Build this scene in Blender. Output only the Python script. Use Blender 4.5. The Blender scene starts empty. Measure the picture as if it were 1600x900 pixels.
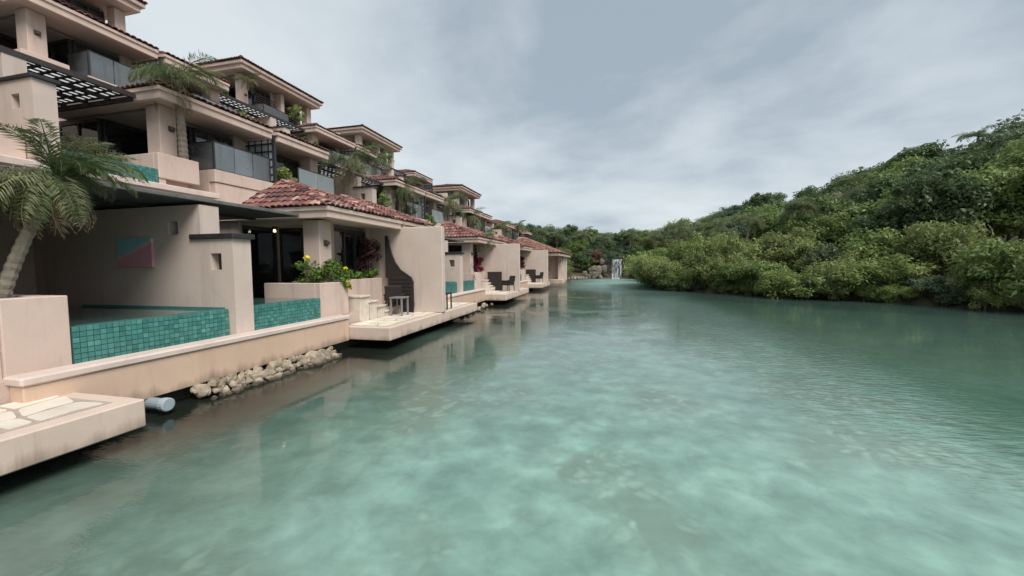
import bpy, bmesh, math, random
import numpy as np
from mathutils import Vector, Matrix, noise
R = math.radians
random.seed(7); rng = np.random.default_rng(7)
sc = bpy.context.scene
COL = sc.collection

# ------------------------------------------------------------------ camera
EYE = (0.0, 0.0, 2.2)
yaw, pitch, roll = R(13.9), R(-3.3), R(0.5)
f = Vector((-math.sin(yaw)*math.cos(pitch), math.cos(yaw)*math.cos(pitch), math.sin(pitch)))
r = Vector((math.cos(yaw), math.sin(yaw), 0)); u = r.cross(f)
r2 = r*math.cos(roll) - u*math.sin(roll); u2 = u*math.cos(roll) + r*math.sin(roll)
cam = bpy.data.objects.new('camera', bpy.data.cameras.new('camera')); COL.objects.link(cam)
M4 = Matrix((r2, u2, -f)).transposed().to_4x4(); M4.translation = Vector(EYE)
cam.matrix_world = M4
cam.data.sensor_width = 36.0; cam.data.lens = 36.0*620/1600
cam.data.clip_start = 0.05; cam.data.clip_end = 3000
sc.camera = cam

# ------------------------------------------------------------------ light, sky, exposure
SUN_EL, SUN_AZ = R(50), R(128)      # azimuth measured from +Y towards +X
sd = Vector((math.cos(SUN_EL)*math.sin(SUN_AZ), math.cos(SUN_EL)*math.cos(SUN_AZ), math.sin(SUN_EL)))
sun = bpy.data.objects.new('sun', bpy.data.lights.new('sun', 'SUN')); COL.objects.link(sun)
sun.data.energy = 1.5; sun.data.angle = R(30); sun.data.color = (1.0, .965, .92)
sun.rotation_euler = sd.to_track_quat('Z', 'Y').to_euler(); sun.location = (30, -10, 60)
w = bpy.data.worlds.new('World'); sc.world = w; w.use_nodes = True
nt = w.node_tree; nt.nodes.clear()
def N(t, typ, **kw):
    n = t.nodes.new(typ)
    for k, v in kw.items():
        if k in n.inputs: n.inputs[k].default_value = v
        else: setattr(n, k, v)
    return n
L = lambda t, a, b: t.links.new(a, b)
sky = N(nt, 'ShaderNodeTexSky'); sky.sky_type = 'NISHITA'; sky.sun_disc = False
sky.sun_elevation = SUN_EL; sky.sun_rotation = SUN_AZ
bg1 = N(nt, 'ShaderNodeBackground', Strength=.05); L(nt, sky.outputs[0], bg1.inputs[0])
tc = N(nt, 'ShaderNodeTexCoord')
# cloud deck: the view direction is carried up to a flat layer so that the clouds flatten towards the horizon
sx = N(nt, 'ShaderNodeSeparateXYZ'); L(nt, tc.outputs['Generated'], sx.inputs[0])
zz = N(nt, 'ShaderNodeMath', operation='MAXIMUM'); L(nt, sx.outputs[2], zz.inputs[0]); zz.inputs[1].default_value = 0.0
za = N(nt, 'ShaderNodeMath', operation='ADD'); L(nt, zz.outputs[0], za.inputs[0]); za.inputs[1].default_value = .22
dx = N(nt, 'ShaderNodeMath', operation='DIVIDE'); L(nt, sx.outputs[0], dx.inputs[0]); L(nt, za.outputs[0], dx.inputs[1])
dy = N(nt, 'ShaderNodeMath', operation='DIVIDE'); L(nt, sx.outputs[1], dy.inputs[0]); L(nt, za.outputs[0], dy.inputs[1])
cx = N(nt, 'ShaderNodeCombineXYZ'); L(nt, dx.outputs[0], cx.inputs[0]); L(nt, dy.outputs[0], cx.inputs[1])
mp = N(nt, 'ShaderNodeMapping'); L(nt, cx.outputs[0], mp.inputs[0]); mp.inputs['Rotation'].default_value = (0, 0, R(25)); mp.inputs['Scale'].default_value = (1.0, 1.0, 1); mp.inputs['Location'].default_value = (4.4, 5.5, 0)
n1 = N(nt, 'ShaderNodeTexNoise', Scale=.55, Detail=4.0, Roughness=.5, Distortion=.5); L(nt, mp.outputs[0], n1.inputs['Vector'])
n2 = N(nt, 'ShaderNodeTexNoise', Scale=2.1, Detail=6.0, Roughness=.55, Distortion=.2); L(nt, mp.outputs[0], n2.inputs['Vector'])
mx = N(nt, 'ShaderNodeMath', operation='MULTIPLY_ADD'); L(nt, n2.outputs[0], mx.inputs[0]); mx.inputs[1].default_value = .45
L(nt, n1.outputs[0], mx.inputs[2])
cr = N(nt, 'ShaderNodeValToRGB'); L(nt, mx.outputs[0], cr.inputs[0])
cr.color_ramp.elements[0].position = .55; cr.color_ramp.elements[0].color = (.160, .190, .218, 1)
cr.color_ramp.elements[1].position = .88; cr.color_ramp.elements[1].color = (.310, .334, .346, 1)
e = cr.color_ramp.elements.new(.70); e.color = (.243, .271, .292, 1)
bg2 = N(nt, 'ShaderNodeBackground', Strength=1.0); L(nt, cr.outputs[0], bg2.inputs[0])
ms = N(nt, 'ShaderNodeMixShader'); ms.inputs[0].default_value = .90
L(nt, bg1.outputs[0], ms.inputs[1]); L(nt, bg2.outputs[0], ms.inputs[2])
wo = N(nt, 'ShaderNodeOutputWorld'); L(nt, ms.outputs[0], wo.inputs[0])
sc.view_settings.view_transform = 'Standard'; sc.view_settings.look = 'None'
sc.view_settings.exposure = 1.32; sc.view_settings.gamma = 1.0; sc.view_settings.use_curve_mapping = False

# ------------------------------------------------------------------ materials
MAT = {}
def mat(name, col, rough=.7, var=.08, scale=3.0, bump=.0, bscale=40.0, spec=.4, metal=0, stain=0, stain_col=None, island=0, obj_rand=0, wet=False):
    m = bpy.data.materials.new(name); m.use_nodes = True; t = m.node_tree
    b = t.nodes['Principled BSDF']; b.inputs['Roughness'].default_value = rough
    b.inputs['Specular IOR Level'].default_value = spec; b.inputs['Metallic'].default_value = metal
    geo = N(t, 'ShaderNodeNewGeometry')
    nz = N(t, 'ShaderNodeTexNoise', Scale=scale, Detail=6.0, Roughness=.6); L(t, geo.outputs['Position'], nz.inputs['Vector'])
    mixv = N(t, 'ShaderNodeMapRange'); L(t, nz.outputs[0], mixv.inputs[0])
    mixv.inputs[1].default_value = .3; mixv.inputs[2].default_value = .7
    mixv.inputs[3].default_value = 1-var; mixv.inputs[4].default_value = 1+var
    fac = mixv.outputs[0]
    if island:
        mr = N(t, 'ShaderNodeMapRange'); L(t, geo.outputs['Random Per Island'], mr.inputs[0])
        mr.inputs[3].default_value = 1-island; mr.inputs[4].default_value = 1+island
        mm = N(t, 'ShaderNodeMath', operation='MULTIPLY'); L(t, fac, mm.inputs[0]); L(t, mr.outputs[0], mm.inputs[1]); fac = mm.outputs[0]
    if obj_rand:
        oi = N(t, 'ShaderNodeObjectInfo')
        mr = N(t, 'ShaderNodeMapRange'); L(t, oi.outputs['Random'], mr.inputs[0])
        mr.inputs[3].default_value = 1-obj_rand; mr.inputs[4].default_value = 1+obj_rand
        mm = N(t, 'ShaderNodeMath', operation='MULTIPLY'); L(t, fac, mm.inputs[0]); L(t, mr.outputs[0], mm.inputs[1]); fac = mm.outputs[0]
    vm = N(t, 'ShaderNodeVectorMath', operation='SCALE'); vm.inputs[0].default_value = col; L(t, fac, vm.inputs['Scale'])
    out = vm.outputs[0]
    if stain:
        mpp = N(t, 'ShaderNodeMapping'); L(t, geo.outputs['Position'], mpp.inputs[0]); mpp.inputs['Scale'].default_value = (3.2, 3.2, .35)
        ns = N(t, 'ShaderNodeTexNoise', Scale=1.0, Detail=8.0, Roughness=.68); L(t, mpp.outputs[0], ns.inputs['Vector'])
        rr = N(t, 'ShaderNodeMapRange'); L(t, ns.outputs[0], rr.inputs[0]); rr.inputs[1].default_value = .54; rr.inputs[2].default_value = .78
        rr.inputs[3].default_value = 0; rr.inputs[4].default_value = stain
        mc = N(t, 'ShaderNodeMix', data_type='RGBA'); L(t, rr.outputs[0], mc.inputs[0]); L(t, out, mc.inputs[6])
        mc.inputs[7].default_value = (*(stain_col or [c*.45 for c in col]), 1); out = mc.outputs[2]
        if 'stucco' in name or name == 'coping':
            wv = N(t, 'ShaderNodeTexNoise', Scale=1.3, Detail=4.0); L(t, geo.outputs['Position'], wv.inputs['Vector'])
            wa = N(t, 'ShaderNodeVectorMath', operation='MULTIPLY_ADD'); L(t, wv.outputs[1], wa.inputs[0]); wa.inputs[1].default_value = (.7, .7, .7); L(t, geo.outputs['Position'], wa.inputs[2])
            vo = N(t, 'ShaderNodeTexVoronoi', Scale=.55); vo.feature = 'DISTANCE_TO_EDGE'; L(t, wa.outputs[0], vo.inputs['Vector'])
            vr = N(t, 'ShaderNodeMapRange'); L(t, vo.outputs[0], vr.inputs[0]); vr.inputs[1].default_value = 0; vr.inputs[2].default_value = .008; vr.inputs[3].default_value = .16; vr.inputs[4].default_value = 0
            gk = N(t, 'ShaderNodeMath', operation='MULTIPLY'); L(t, vr.outputs[0], gk.inputs[0]); L(t, nz.outputs[0], gk.inputs[1])
            mk = N(t, 'ShaderNodeMix', data_type='RGBA'); L(t, gk.outputs[0], mk.inputs[0]); L(t, out, mk.inputs[6]); mk.inputs[7].default_value = (.16, .125, .10, 1); out = mk.outputs[2]
            # grime that creeps up from the waterline
            sz_ = N(t, 'ShaderNodeSeparateXYZ'); L(t, geo.outputs['Position'], sz_.inputs[0])
            mg = N(t, 'ShaderNodeMath', operation='MULTIPLY_ADD'); L(t, ns.outputs[0], mg.inputs[0]); mg.inputs[1].default_value = -.45; L(t, sz_.outputs[2], mg.inputs[2])
            gr = N(t, 'ShaderNodeMapRange'); L(t, mg.outputs[0], gr.inputs[0]); gr.inputs[1].default_value = -.02; gr.inputs[2].default_value = .16; gr.inputs[3].default_value = .75; gr.inputs[4].default_value = 0
            mo = N(t, 'ShaderNodeMix', data_type='RGBA'); L(t, gr.outputs[0], mo.inputs[0]); L(t, out, mo.inputs[6]); mo.inputs[7].default_value = (.17, .135, .10, 1); out = mo.outputs[2]
    if wet:
        wz = N(t, 'ShaderNodeSeparateXYZ'); L(t, geo.outputs['Position'], wz.inputs[0])
        wa_ = N(t, 'ShaderNodeMath', operation='MULTIPLY_ADD'); L(t, nz.outputs[0], wa_.inputs[0]); wa_.inputs[1].default_value = -.09; L(t, wz.outputs[2], wa_.inputs[2])
        wm_ = N(t, 'ShaderNodeMapRange'); L(t, wa_.outputs[0], wm_.inputs[0]); wm_.inputs[1].default_value = -.01; wm_.inputs[2].default_value = .05; wm_.inputs[3].default_value = .25; wm_.inputs[4].default_value = 1
        ws = N(t, 'ShaderNodeVectorMath', operation='SCALE'); L(t, out, ws.inputs[0]); L(t, wm_.outputs[0], ws.inputs['Scale']); out = ws.outputs[0]
    L(t, out, b.inputs['Base Color'])
    if bump:
        nb = N(t, 'ShaderNodeTexNoise', Scale=bscale, Detail=4.0); L(t, geo.outputs['Position'], nb.inputs['Vector'])
        bp = N(t, 'ShaderNodeBump', Strength=bump, Distance=.02); L(t, nb.outputs[0], bp.inputs['Height']); L(t, bp.outputs[0], b.inputs['Normal'])
    MAT[name] = m; return m
mat('stucco', (.59, .46, .39), .85, .07, 1.6, .18, 60, .2, stain=.6, stain_col=(.27, .215, .18))
mat('stucco_wall', (.575, .475, .41), .85, .07, 1.2, .18, 60, .2, stain=.5, stain_col=(.26, .22, .19))
mat('stucco_old', (.47, .375, .315), .88, .10, 1.6, .2, 60, .2, stain=.55, stain_col=(.20, .17, .15))
mat('stucco_salmon', (.61, .44, .325), .85, .08, .9, .15, 60, .2, stain=.35, stain_col=(.42, .26, .17))
mat('coping', (.62, .51, .45), .8, .07, 2.0, .1, 60, .25, stain=.45, stain_col=(.33, .25, .2))
mat('deck_stucco', (.60, .475, .395), .85, .07, 1.4, .15, 60, .2, stain=.45, stain_col=(.36, .25, .16))
mat('flagstone', (.70, .63, .53), .7, .10, 2.5, .25, 25, .3, obj_rand=.10, stain=.3, stain_col=(.5, .38, .26))
mat('step_stone', (.60, .53, .44), .75, .14, 5.0, .3, 30, .3, obj_rand=.06, stain=.5, stain_col=(.36, .29, .2))
mat('mortar', (.40, .335, .275), .9, .12, 8)
mat('soffit', (.50, .41, .36), .9, .06, 2.0)
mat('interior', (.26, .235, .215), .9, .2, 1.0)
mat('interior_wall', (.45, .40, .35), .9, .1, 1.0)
mat('curtain', (.66, .64, .60), .9, .06, 2.0)
mat('dark_metal', (.028, .030, .033), .45, .2, 5, spec=.5)
mat('dark_wood', (.040, .033, .032), .6, .25, 6, .2, 60, .35, obj_rand=.15)
mat('awning_dark', (.065, .074, .076), .6, .2, 3, .1, 30, .4, obj_rand=.12)
mat('gutter', (.13, .128, .122), .6, .25, 6, .1, 40, .4, stain=.5, stain_col=(.08, .08, .075))
mat('wood_slat', (.13, .10, .085), .7, .2, 6, .2, 50, .3, obj_rand=.2)
for i, c in enumerate([(.205, .088, .073), (.255, .120, .100), (.155, .070, .062), (.44, .27, .23), (.115, .06, .055)]):
    mat('roof_tile_%d' % i, c, .75, .20, 7, .25, 40, .3, obj_rand=.18, stain=.85, stain_col=(.085, .06, .055))
mat('roof_mix', (.212, .102, .085), .78, .2, 6, .25, 40, .3, island=.55, stain=.75, stain_col=(.40, .26, .22))
mat('roof_orange', (.25, .135, .10), .78, .2, 6, .25, 40, .3, island=.40, stain=.4, stain_col=(.16, .10, .08))
for i, c in enumerate([(.062, .205, .182), (.072, .230, .203), (.054, .185, .165), (.094, .262, .232)]):
    mat('pool_tile_%d' % i, c, .22, .12, 18, 0, 1, .5, obj_rand=.15)
mat('pool_grout', (.045, .120, .110), .8, .1, 9)
mat('teal_tiles', (.052, .19, .168), .3, .1, 5, 0, 1, .5, island=.32)
mat('rock', (.32, .265, .195), .85, .28, 7, .5, 30, .25, obj_rand=.34, wet=True, stain=.45, stain_col=(.16, .14, .11))
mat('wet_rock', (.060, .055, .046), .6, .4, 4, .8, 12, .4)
mat('cliff_rock', (.15, .125, .10), .85, .35, 3, .7, 10, .25, obj_rand=.3)
mat('pvc_pipe', (.25, .31, .34), .35, .06, 6, spec=.5)
mat('pipe_cap', (.34, .41, .44), .35, .06, 6, spec=.5)
mat('wicker', (.030, .023, .022), .65, .35, 60, .6, 90, .35)
mat('table_metal', (.22, .20, .195), .45, .1, 6, spec=.5)
mat('lamp_metal', (.09, .065, .05), .5, .1, 6)
mat('bark', (.21, .185, .155), .9, .3, 9, .6, 30, .2)
mat('palm_trunk', (.22, .19, .15), .9, .25, 11, .6, 26, .2)
mat('twig', (.13, .10, .08), .9, .2, 9)
def leafmat(name, col, var=.38, rough=.5, trans=.40, hue=(1.12, 1.03, .85)):
    m = bpy.data.materials.new(name); m.use_nodes = True; t = m.node_tree
    b = t.nodes['Principled BSDF']; b.inputs['Roughness'].default_value = rough; b.inputs['Specular IOR Level'].default_value = .35
    geo = N(t, 'ShaderNodeNewGeometry'); oi = N(t, 'ShaderNodeObjectInfo')
    nz = N(t, 'ShaderNodeTexNoise', Scale=.9, Detail=3.0); L(t, geo.outputs['Position'], nz.inputs['Vector'])
    ad = N(t, 'ShaderNodeMath', operation='ADD'); L(t, geo.outputs['Random Per Island'], ad.inputs[0]); L(t, nz.outputs[0], ad.inputs[1])
    mr = N(t, 'ShaderNodeMapRange'); L(t, ad.outputs[0], mr.inputs[0]); mr.inputs[1].default_value = .15; mr.inputs[2].default_value = 1.35
    mr.inputs[3].default_value = 1-var; mr.inputs[4].default_value = 1+var
    m2 = N(t, 'ShaderNodeMapRange'); L(t, oi.outputs['Random'], m2.inputs[0]); m2.inputs[3].default_value = .82; m2.inputs[4].default_value = 1.18
    mm = N(t, 'ShaderNodeMath', operation='MULTIPLY'); L(t, mr.outputs[0], mm.inputs[0]); L(t, m2.outputs[0], mm.inputs[1])
    mc = N(t, 'ShaderNodeMix', data_type='RGBA'); L(t, nz.outputs[0], mc.inputs[0])
    mc.inputs[6].default_value = (*col, 1); mc.inputs[7].default_value = (col[0]*hue[0], col[1]*hue[1], col[2]*hue[2], 1)
    vm = N(t, 'ShaderNodeVectorMath', operation='SCALE'); L(t, mc.outputs[2], vm.inputs[0]); L(t, mm.outputs[0], vm.inputs['Scale'])
    L(t, vm.outputs[0], b.inputs['Base Color'])
    tl = N(t, 'ShaderNodeBsdfTranslucent'); L(t, vm.outputs[0], tl.inputs[0])
    mx = N(t, 'ShaderNodeMixShader'); mx.inputs[0].default_value = trans
    o = t.nodes['Material Output']; L(t, b.outputs[0], mx.inputs[1]); L(t, tl.outputs[0], mx.inputs[2]); L(t, mx.outputs[0], o.inputs[0])
    MAT[name] = m
leafmat('leaf_light', (0.221, 0.293, 0.102))
leafmat('leaf_mid', (0.162, 0.230, 0.082))
leafmat('leaf_dark', (0.099, 0.155, 0.075))
leafmat('leaf_olive', (0.207, 0.256, 0.102))
leafmat('leaf_grey', (0.119, 0.165, 0.101))
leafmat('leaf_bluegreen', (0.104, 0.160, 0.101))
leafmat('leaf_yellow', (.140, .205, .075))
leafmat('palm_leaf', (.105, .150, .070), .3)
leafmat('palm_olive', (.185, .205, .115), .35)
leafmat('palm_dry', (.22, .19, .12), .35, .8)
leafmat('dead_frond', (.21, .165, .13), .3, .9, .1)
leafmat('red_leaf', (.070, .026, .028), .45, .5, .2, (1.1, 1, 1))
leafmat('crimson', (.26, .028, .055), .35, .6, .2, (1, 1, 1))
leafmat('yellow_flower', (.80, .72, .05), .15, .6, .3, (1, 1, 1))
leafmat('pink_flower', (.26, .10, .11), .4, .7, .2, (1, 1, .9))
leafmat('bright_leaf', (.13, .22, .045), .35)
def glassmat(name, tint, alpha, diff, gl=.35, rough=.04):
    m = bpy.data.materials.new(name); m.use_nodes = True; t = m.node_tree; t.nodes.remove(t.nodes['Principled BSDF'])
    o = t.nodes['Material Output']
    tr = N(t, 'ShaderNodeBsdfTransparent'); tr.inputs[0].default_value = (*tint, 1)
    df = N(t, 'ShaderNodeBsdfDiffuse'); df.inputs[0].default_value = (*diff, 1)
    m1 = N(t, 'ShaderNodeMixShader'); m1.inputs[0].default_value = alpha; L(t, tr.outputs[0], m1.inputs[1]); L(t, df.outputs[0], m1.inputs[2])
    g = N(t, 'ShaderNodeBsdfGlossy'); g.inputs['Roughness'].default_value = rough; g.inputs[0].default_value = (.9, .93, .95, 1)
    lw = N(t, 'ShaderNodeLayerWeight', Blend=gl)
    m2 = N(t, 'ShaderNodeMixShader'); L(t, lw.outputs['Fresnel'], m2.inputs[0]); L(t, m1.outputs[0], m2.inputs[1]); L(t, g.outputs[0], m2.inputs[2])
    L(t, m2.outputs[0], o.inputs[0]); MAT[name] = m
m = bpy.data.materials.new('cover_sheet'); m.use_nodes = True; t = m.node_tree; t.nodes.remove(t.nodes['Principled BSDF']); o = t.nodes['Material Output']
df = N(t, 'ShaderNodeBsdfDiffuse'); df.inputs[0].default_value = (.85, .86, .86, 1); tl = N(t, 'ShaderNodeBsdfTranslucent'); tl.inputs[0].default_value = (.88, .89, .89, 1)
mx_ = N(t, 'ShaderNodeMixShader'); mx_.inputs[0].default_value = .72; L(t, df.outputs[0], mx_.inputs[1]); L(t, tl.outputs[0], mx_.inputs[2]); L(t, mx_.outputs[0], o.inputs[0]); MAT['cover_sheet'] = m
glassmat('window_glass', (.82, .84, .86), .08, (.10, .11, .12), .50)
glassmat('rail_glass', (.80, .84, .85), .22, (.44, .47, .485), .30, .05)
glassmat('rail_frosted', (.78, .83, .85), .50, (.44, .49, .50), .30, .1)
glassmat('milk_glass', (.78, .83, .85), .72, (.50, .54, .56), .25, .15)
def emat(name, col, s):
    m = bpy.data.materials.new(name); m.use_nodes = True; b = m.node_tree.nodes['Principled BSDF']
    b.inputs['Base Color'].default_value = (*col, 1); b.inputs['Emission Color'].default_value = (*col, 1); b.inputs['Emission Strength'].default_value = s; MAT[name] = m
emat('bulb', (1, .78, .42), 1.6)
# ---- water
m = bpy.data.materials.new('lagoon_water'); m.use_nodes = True; t = m.node_tree; b = t.nodes['Principled BSDF']
geo = N(t, 'ShaderNodeNewGeometry')
na = N(t, 'ShaderNodeTexNoise', Scale=.20, Detail=2.0, Roughness=.5, Distortion=.15); L(t, geo.outputs['Position'], na.inputs['Vector'])
nb = N(t, 'ShaderNodeTexNoise', Scale=2.8, Detail=6.0, Roughness=.62, Distortion=.3); L(t, geo.outputs['Position'], nb.inputs['Vector'])
nc = N(t, 'ShaderNodeTexVoronoi', Scale=2.6); nc.feature = 'SMOOTH_F1'
dn = N(t, 'ShaderNodeTexNoise', Scale=1.7, Detail=3.0); L(t, geo.outputs['Position'], dn.inputs['Vector'])
dv = N(t, 'ShaderNodeVectorMath', operation='MULTIPLY_ADD'); L(t, dn.outputs[1], dv.inputs[0]); dv.inputs[1].default_value = (.7, .7, 0); L(t, geo.outputs['Position'], dv.inputs[2])
L(t, dv.outputs[0], nc.inputs['Vector'])
r1 = N(t, 'ShaderNodeValToRGB'); L(t, na.outputs[0], r1.inputs[0])
r1.color_ramp.elements[0].position = .36; r1.color_ramp.elements[0].color = (.180, .305, .255, 1)
r1.color_ramp.elements[1].position = .64; r1.color_ramp.elements[1].color = (.238, .372, .312, 1)
r2_ = N(t, 'ShaderNodeMapRange'); L(t, nb.outputs[0], r2_.inputs[0]); r2_.inputs[1].default_value = .36; r2_.inputs[2].default_value = .64; r2_.inputs[3].default_value = .84; r2_.inputs[4].default_value = 1.14
r3_ = N(t, 'ShaderNodeMapRange'); L(t, nc.outputs[0], r3_.inputs[0]); r3_.inputs[1].default_value = .1; r3_.inputs[2].default_value = .6; r3_.inputs[3].default_value = 1.12; r3_.inputs[4].default_value = .82
mm = N(t, 'ShaderNodeMath', operation='MULTIPLY'); L(t, r2_.outputs[0], mm.inputs[0]); L(t, r3_.outputs[0], mm.inputs[1])
vm = N(t, 'ShaderNodeVectorMath', operation='SCALE'); L(t, r1.outputs[0], vm.inputs[0]); L(t, mm.outputs[0], vm.inputs['Scale'])
av = N(t, 'ShaderNodeAttribute'); av.attribute_name = 'bed_shade'; sv = N(t, 'ShaderNodeSeparateColor'); L(t, av.outputs['Color'], sv.inputs[0])
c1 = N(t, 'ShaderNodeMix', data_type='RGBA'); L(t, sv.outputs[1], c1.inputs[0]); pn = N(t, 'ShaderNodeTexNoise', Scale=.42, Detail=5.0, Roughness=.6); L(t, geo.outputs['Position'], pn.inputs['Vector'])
pr_ = N(t, 'ShaderNodeMapRange'); L(t, pn.outputs[0], pr_.inputs[0]); pr_.inputs[1].default_value = .49; pr_.inputs[2].default_value = .58; pr_.inputs[3].default_value = 0; pr_.inputs[4].default_value = .68
sv_ = N(t, 'ShaderNodeTexVoronoi', Scale=5.5); L(t, dv.outputs[0], sv_.inputs['Vector'])
sr_ = N(t, 'ShaderNodeMapRange'); L(t, sv_.outputs['Distance'], sr_.inputs[0]); sr_.inputs[1].default_value = .15; sr_.inputs[2].default_value = .5; sr_.inputs[3].default_value = 1.28; sr_.inputs[4].default_value = .72
st_ = N(t, 'ShaderNodeVectorMath', operation='SCALE'); st_.inputs[0].default_value = (.205, .290, .235); L(t, sr_.outputs[0], st_.inputs['Scale'])
cp = N(t, 'ShaderNodeMix', data_type='RGBA'); L(t, pr_.outputs[0], cp.inputs[0]); L(t, vm.outputs[0], cp.inputs[6]); L(t, st_.outputs[0], cp.inputs[7])
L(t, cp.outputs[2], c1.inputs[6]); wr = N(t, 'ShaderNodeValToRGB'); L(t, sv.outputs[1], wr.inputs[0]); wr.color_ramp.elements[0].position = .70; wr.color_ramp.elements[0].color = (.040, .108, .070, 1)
wr.color_ramp.elements[1].position = .98; wr.color_ramp.elements[1].color = (.014, .034, .026, 1); L(t, wr.outputs[0], c1.inputs[7])  # darkest end paints the bank trees' reflection over the weed colour
dp = N(t, 'ShaderNodeMath', operation='MULTIPLY'); L(t, sv.outputs[2], dp.inputs[0]); dp.inputs[1].default_value = .78
c3 = N(t, 'ShaderNodeMix', data_type='RGBA'); L(t, dp.outputs[0], c3.inputs[0]); L(t, c1.outputs[2], c3.inputs[6]); c3.inputs[7].default_value = (.050, .088, .074, 1)
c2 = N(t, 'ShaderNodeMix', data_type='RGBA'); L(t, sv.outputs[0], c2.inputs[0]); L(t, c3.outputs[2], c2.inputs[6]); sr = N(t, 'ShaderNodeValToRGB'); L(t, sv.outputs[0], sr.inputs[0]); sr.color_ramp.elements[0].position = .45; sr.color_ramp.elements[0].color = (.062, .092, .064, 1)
sr.color_ramp.elements[1].position = .98; sr.color_ramp.elements[1].color = (.014, .018, .013, 1); L(t, sr.outputs[0], c2.inputs[7])  # near-black end paints the shade under decks and along the sea wall
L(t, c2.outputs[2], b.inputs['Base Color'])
b.inputs['Roughness'].default_value = .04; b.inputs['IOR'].default_value = 1.33; b.inputs['Specular IOR Level'].default_value = .5
mpw = N(t, 'ShaderNodeMapping'); L(t, geo.outputs['Position'], mpw.inputs[0]); mpw.inputs['Rotation'].default_value = (0, 0, R(-24)); mpw.inputs['Scale'].default_value = (.45, 1.3, 1)
w1 = N(t, 'ShaderNodeTexNoise', Scale=8.0, Detail=2.5, Roughness=.5, Distortion=.2); L(t, mpw.outputs[0], w1.inputs['Vector'])
w2 = N(t, 'ShaderNodeTexNoise', Scale=1.1, Detail=2.0, Distortion=.4); L(t, mpw.outputs[0], w2.inputs['Vector'])
gust = N(t, 'ShaderNodeTexNoise', Scale=.13, Detail=2.0, Distortion=.5); L(t, geo.outputs['Position'], gust.inputs['Vector'])
gm = N(t, 'ShaderNodeMapRange'); L(t, gust.outputs[0], gm.inputs[0]); gm.inputs[1].default_value = .50; gm.inputs[2].default_value = .72; gm.inputs[3].default_value = .20; gm.inputs[4].default_value = 1.6
av2 = N(t, 'ShaderNodeAttribute'); av2.attribute_name = 'bed_shade'
ga = N(t, 'ShaderNodeMath', operation='MULTIPLY_ADD'); L(t, av2.outputs['Alpha'], ga.inputs[0]); ga.inputs[1].default_value = 5.0; L(t, gm.outputs[0], ga.inputs[2])
gw = N(t, 'ShaderNodeMath', operation='MULTIPLY'); L(t, w1.outputs[0], gw.inputs[0]); L(t, ga.outputs[0], gw.inputs[1])
w0 = N(t, 'ShaderNodeTexNoise', Scale=24.0, Detail=2.0, Roughness=.5, Distortion=.2); L(t, mpw.outputs[0], w0.inputs['Vector'])
pm = N(t, 'ShaderNodeTexNoise', Scale=.5, Detail=3.0, Distortion=.4); L(t, geo.outputs['Position'], pm.inputs['Vector'])
pq = N(t, 'ShaderNodeMapRange'); L(t, pm.outputs[0], pq.inputs[0]); pq.inputs[1].default_value = .46; pq.inputs[2].default_value = .66; pq.inputs[3].default_value = .03; pq.inputs[4].default_value = .95
p0 = N(t, 'ShaderNodeMath', operation='MULTIPLY'); L(t, w0.outputs[0], p0.inputs[0]); L(t, pq.outputs[0], p0.inputs[1])
p1 = N(t, 'ShaderNodeMath', operation='ADD'); L(t, p0.outputs[0], p1.inputs[0]); L(t, gw.outputs[0], p1.inputs[1]); gw = p1
sw = N(t, 'ShaderNodeMath', operation='MULTIPLY_ADD'); L(t, w2.outputs[0], sw.inputs[0]); sw.inputs[1].default_value = .6; L(t, gw.outputs[0], sw.inputs[2])
pz = N(t, 'ShaderNodeSeparateXYZ'); L(t, geo.outputs['Position'], pz.inputs[0])
fr_ = N(t, 'ShaderNodeMapRange'); L(t, pz.outputs[1], fr_.inputs[0]); fr_.inputs[1].default_value = 8; fr_.inputs[2].default_value = 34; fr_.inputs[3].default_value = 0; fr_.inputs[4].default_value = .30
ra = N(t, 'ShaderNodeMath', operation='MULTIPLY_ADD'); L(t, av2.outputs['Alpha'], ra.inputs[0]); L(t, fr_.outputs[0], ra.inputs[1]); ra.inputs[2].default_value = .04; L(t, ra.outputs[0], b.inputs['Roughness'])   # ripples too fine to resolve far off
bp = N(t, 'ShaderNodeBump', Strength=.5, Distance=.010); L(t, sw.outputs[0], bp.inputs['Height']); L(t, bp.outputs[0], b.inputs['Normal'])
MAT['lagoon_water'] = m
m = bpy.data.materials.new('pool_water'); m.use_nodes = True; t = m.node_tree; b = t.nodes['Principled BSDF']
b.inputs['Base Color'].default_value = (.06, .12, .105, 1); b.inputs['Roughness'].default_value = .03; b.inputs['IOR'].default_value = 1.33
geo = N(t, 'ShaderNodeNewGeometry'); w1 = N(t, 'ShaderNodeTexNoise', Scale=5.0, Detail=2.0); L(t, geo.outputs['Position'], w1.inputs['Vector'])
bp = N(t, 'ShaderNodeBump', Strength=.12, Distance=.02); L(t, w1.outputs[0], bp.inputs['Height']); L(t, bp.outputs[0], b.inputs['Normal'])
MAT['pool_water'] = m
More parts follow.
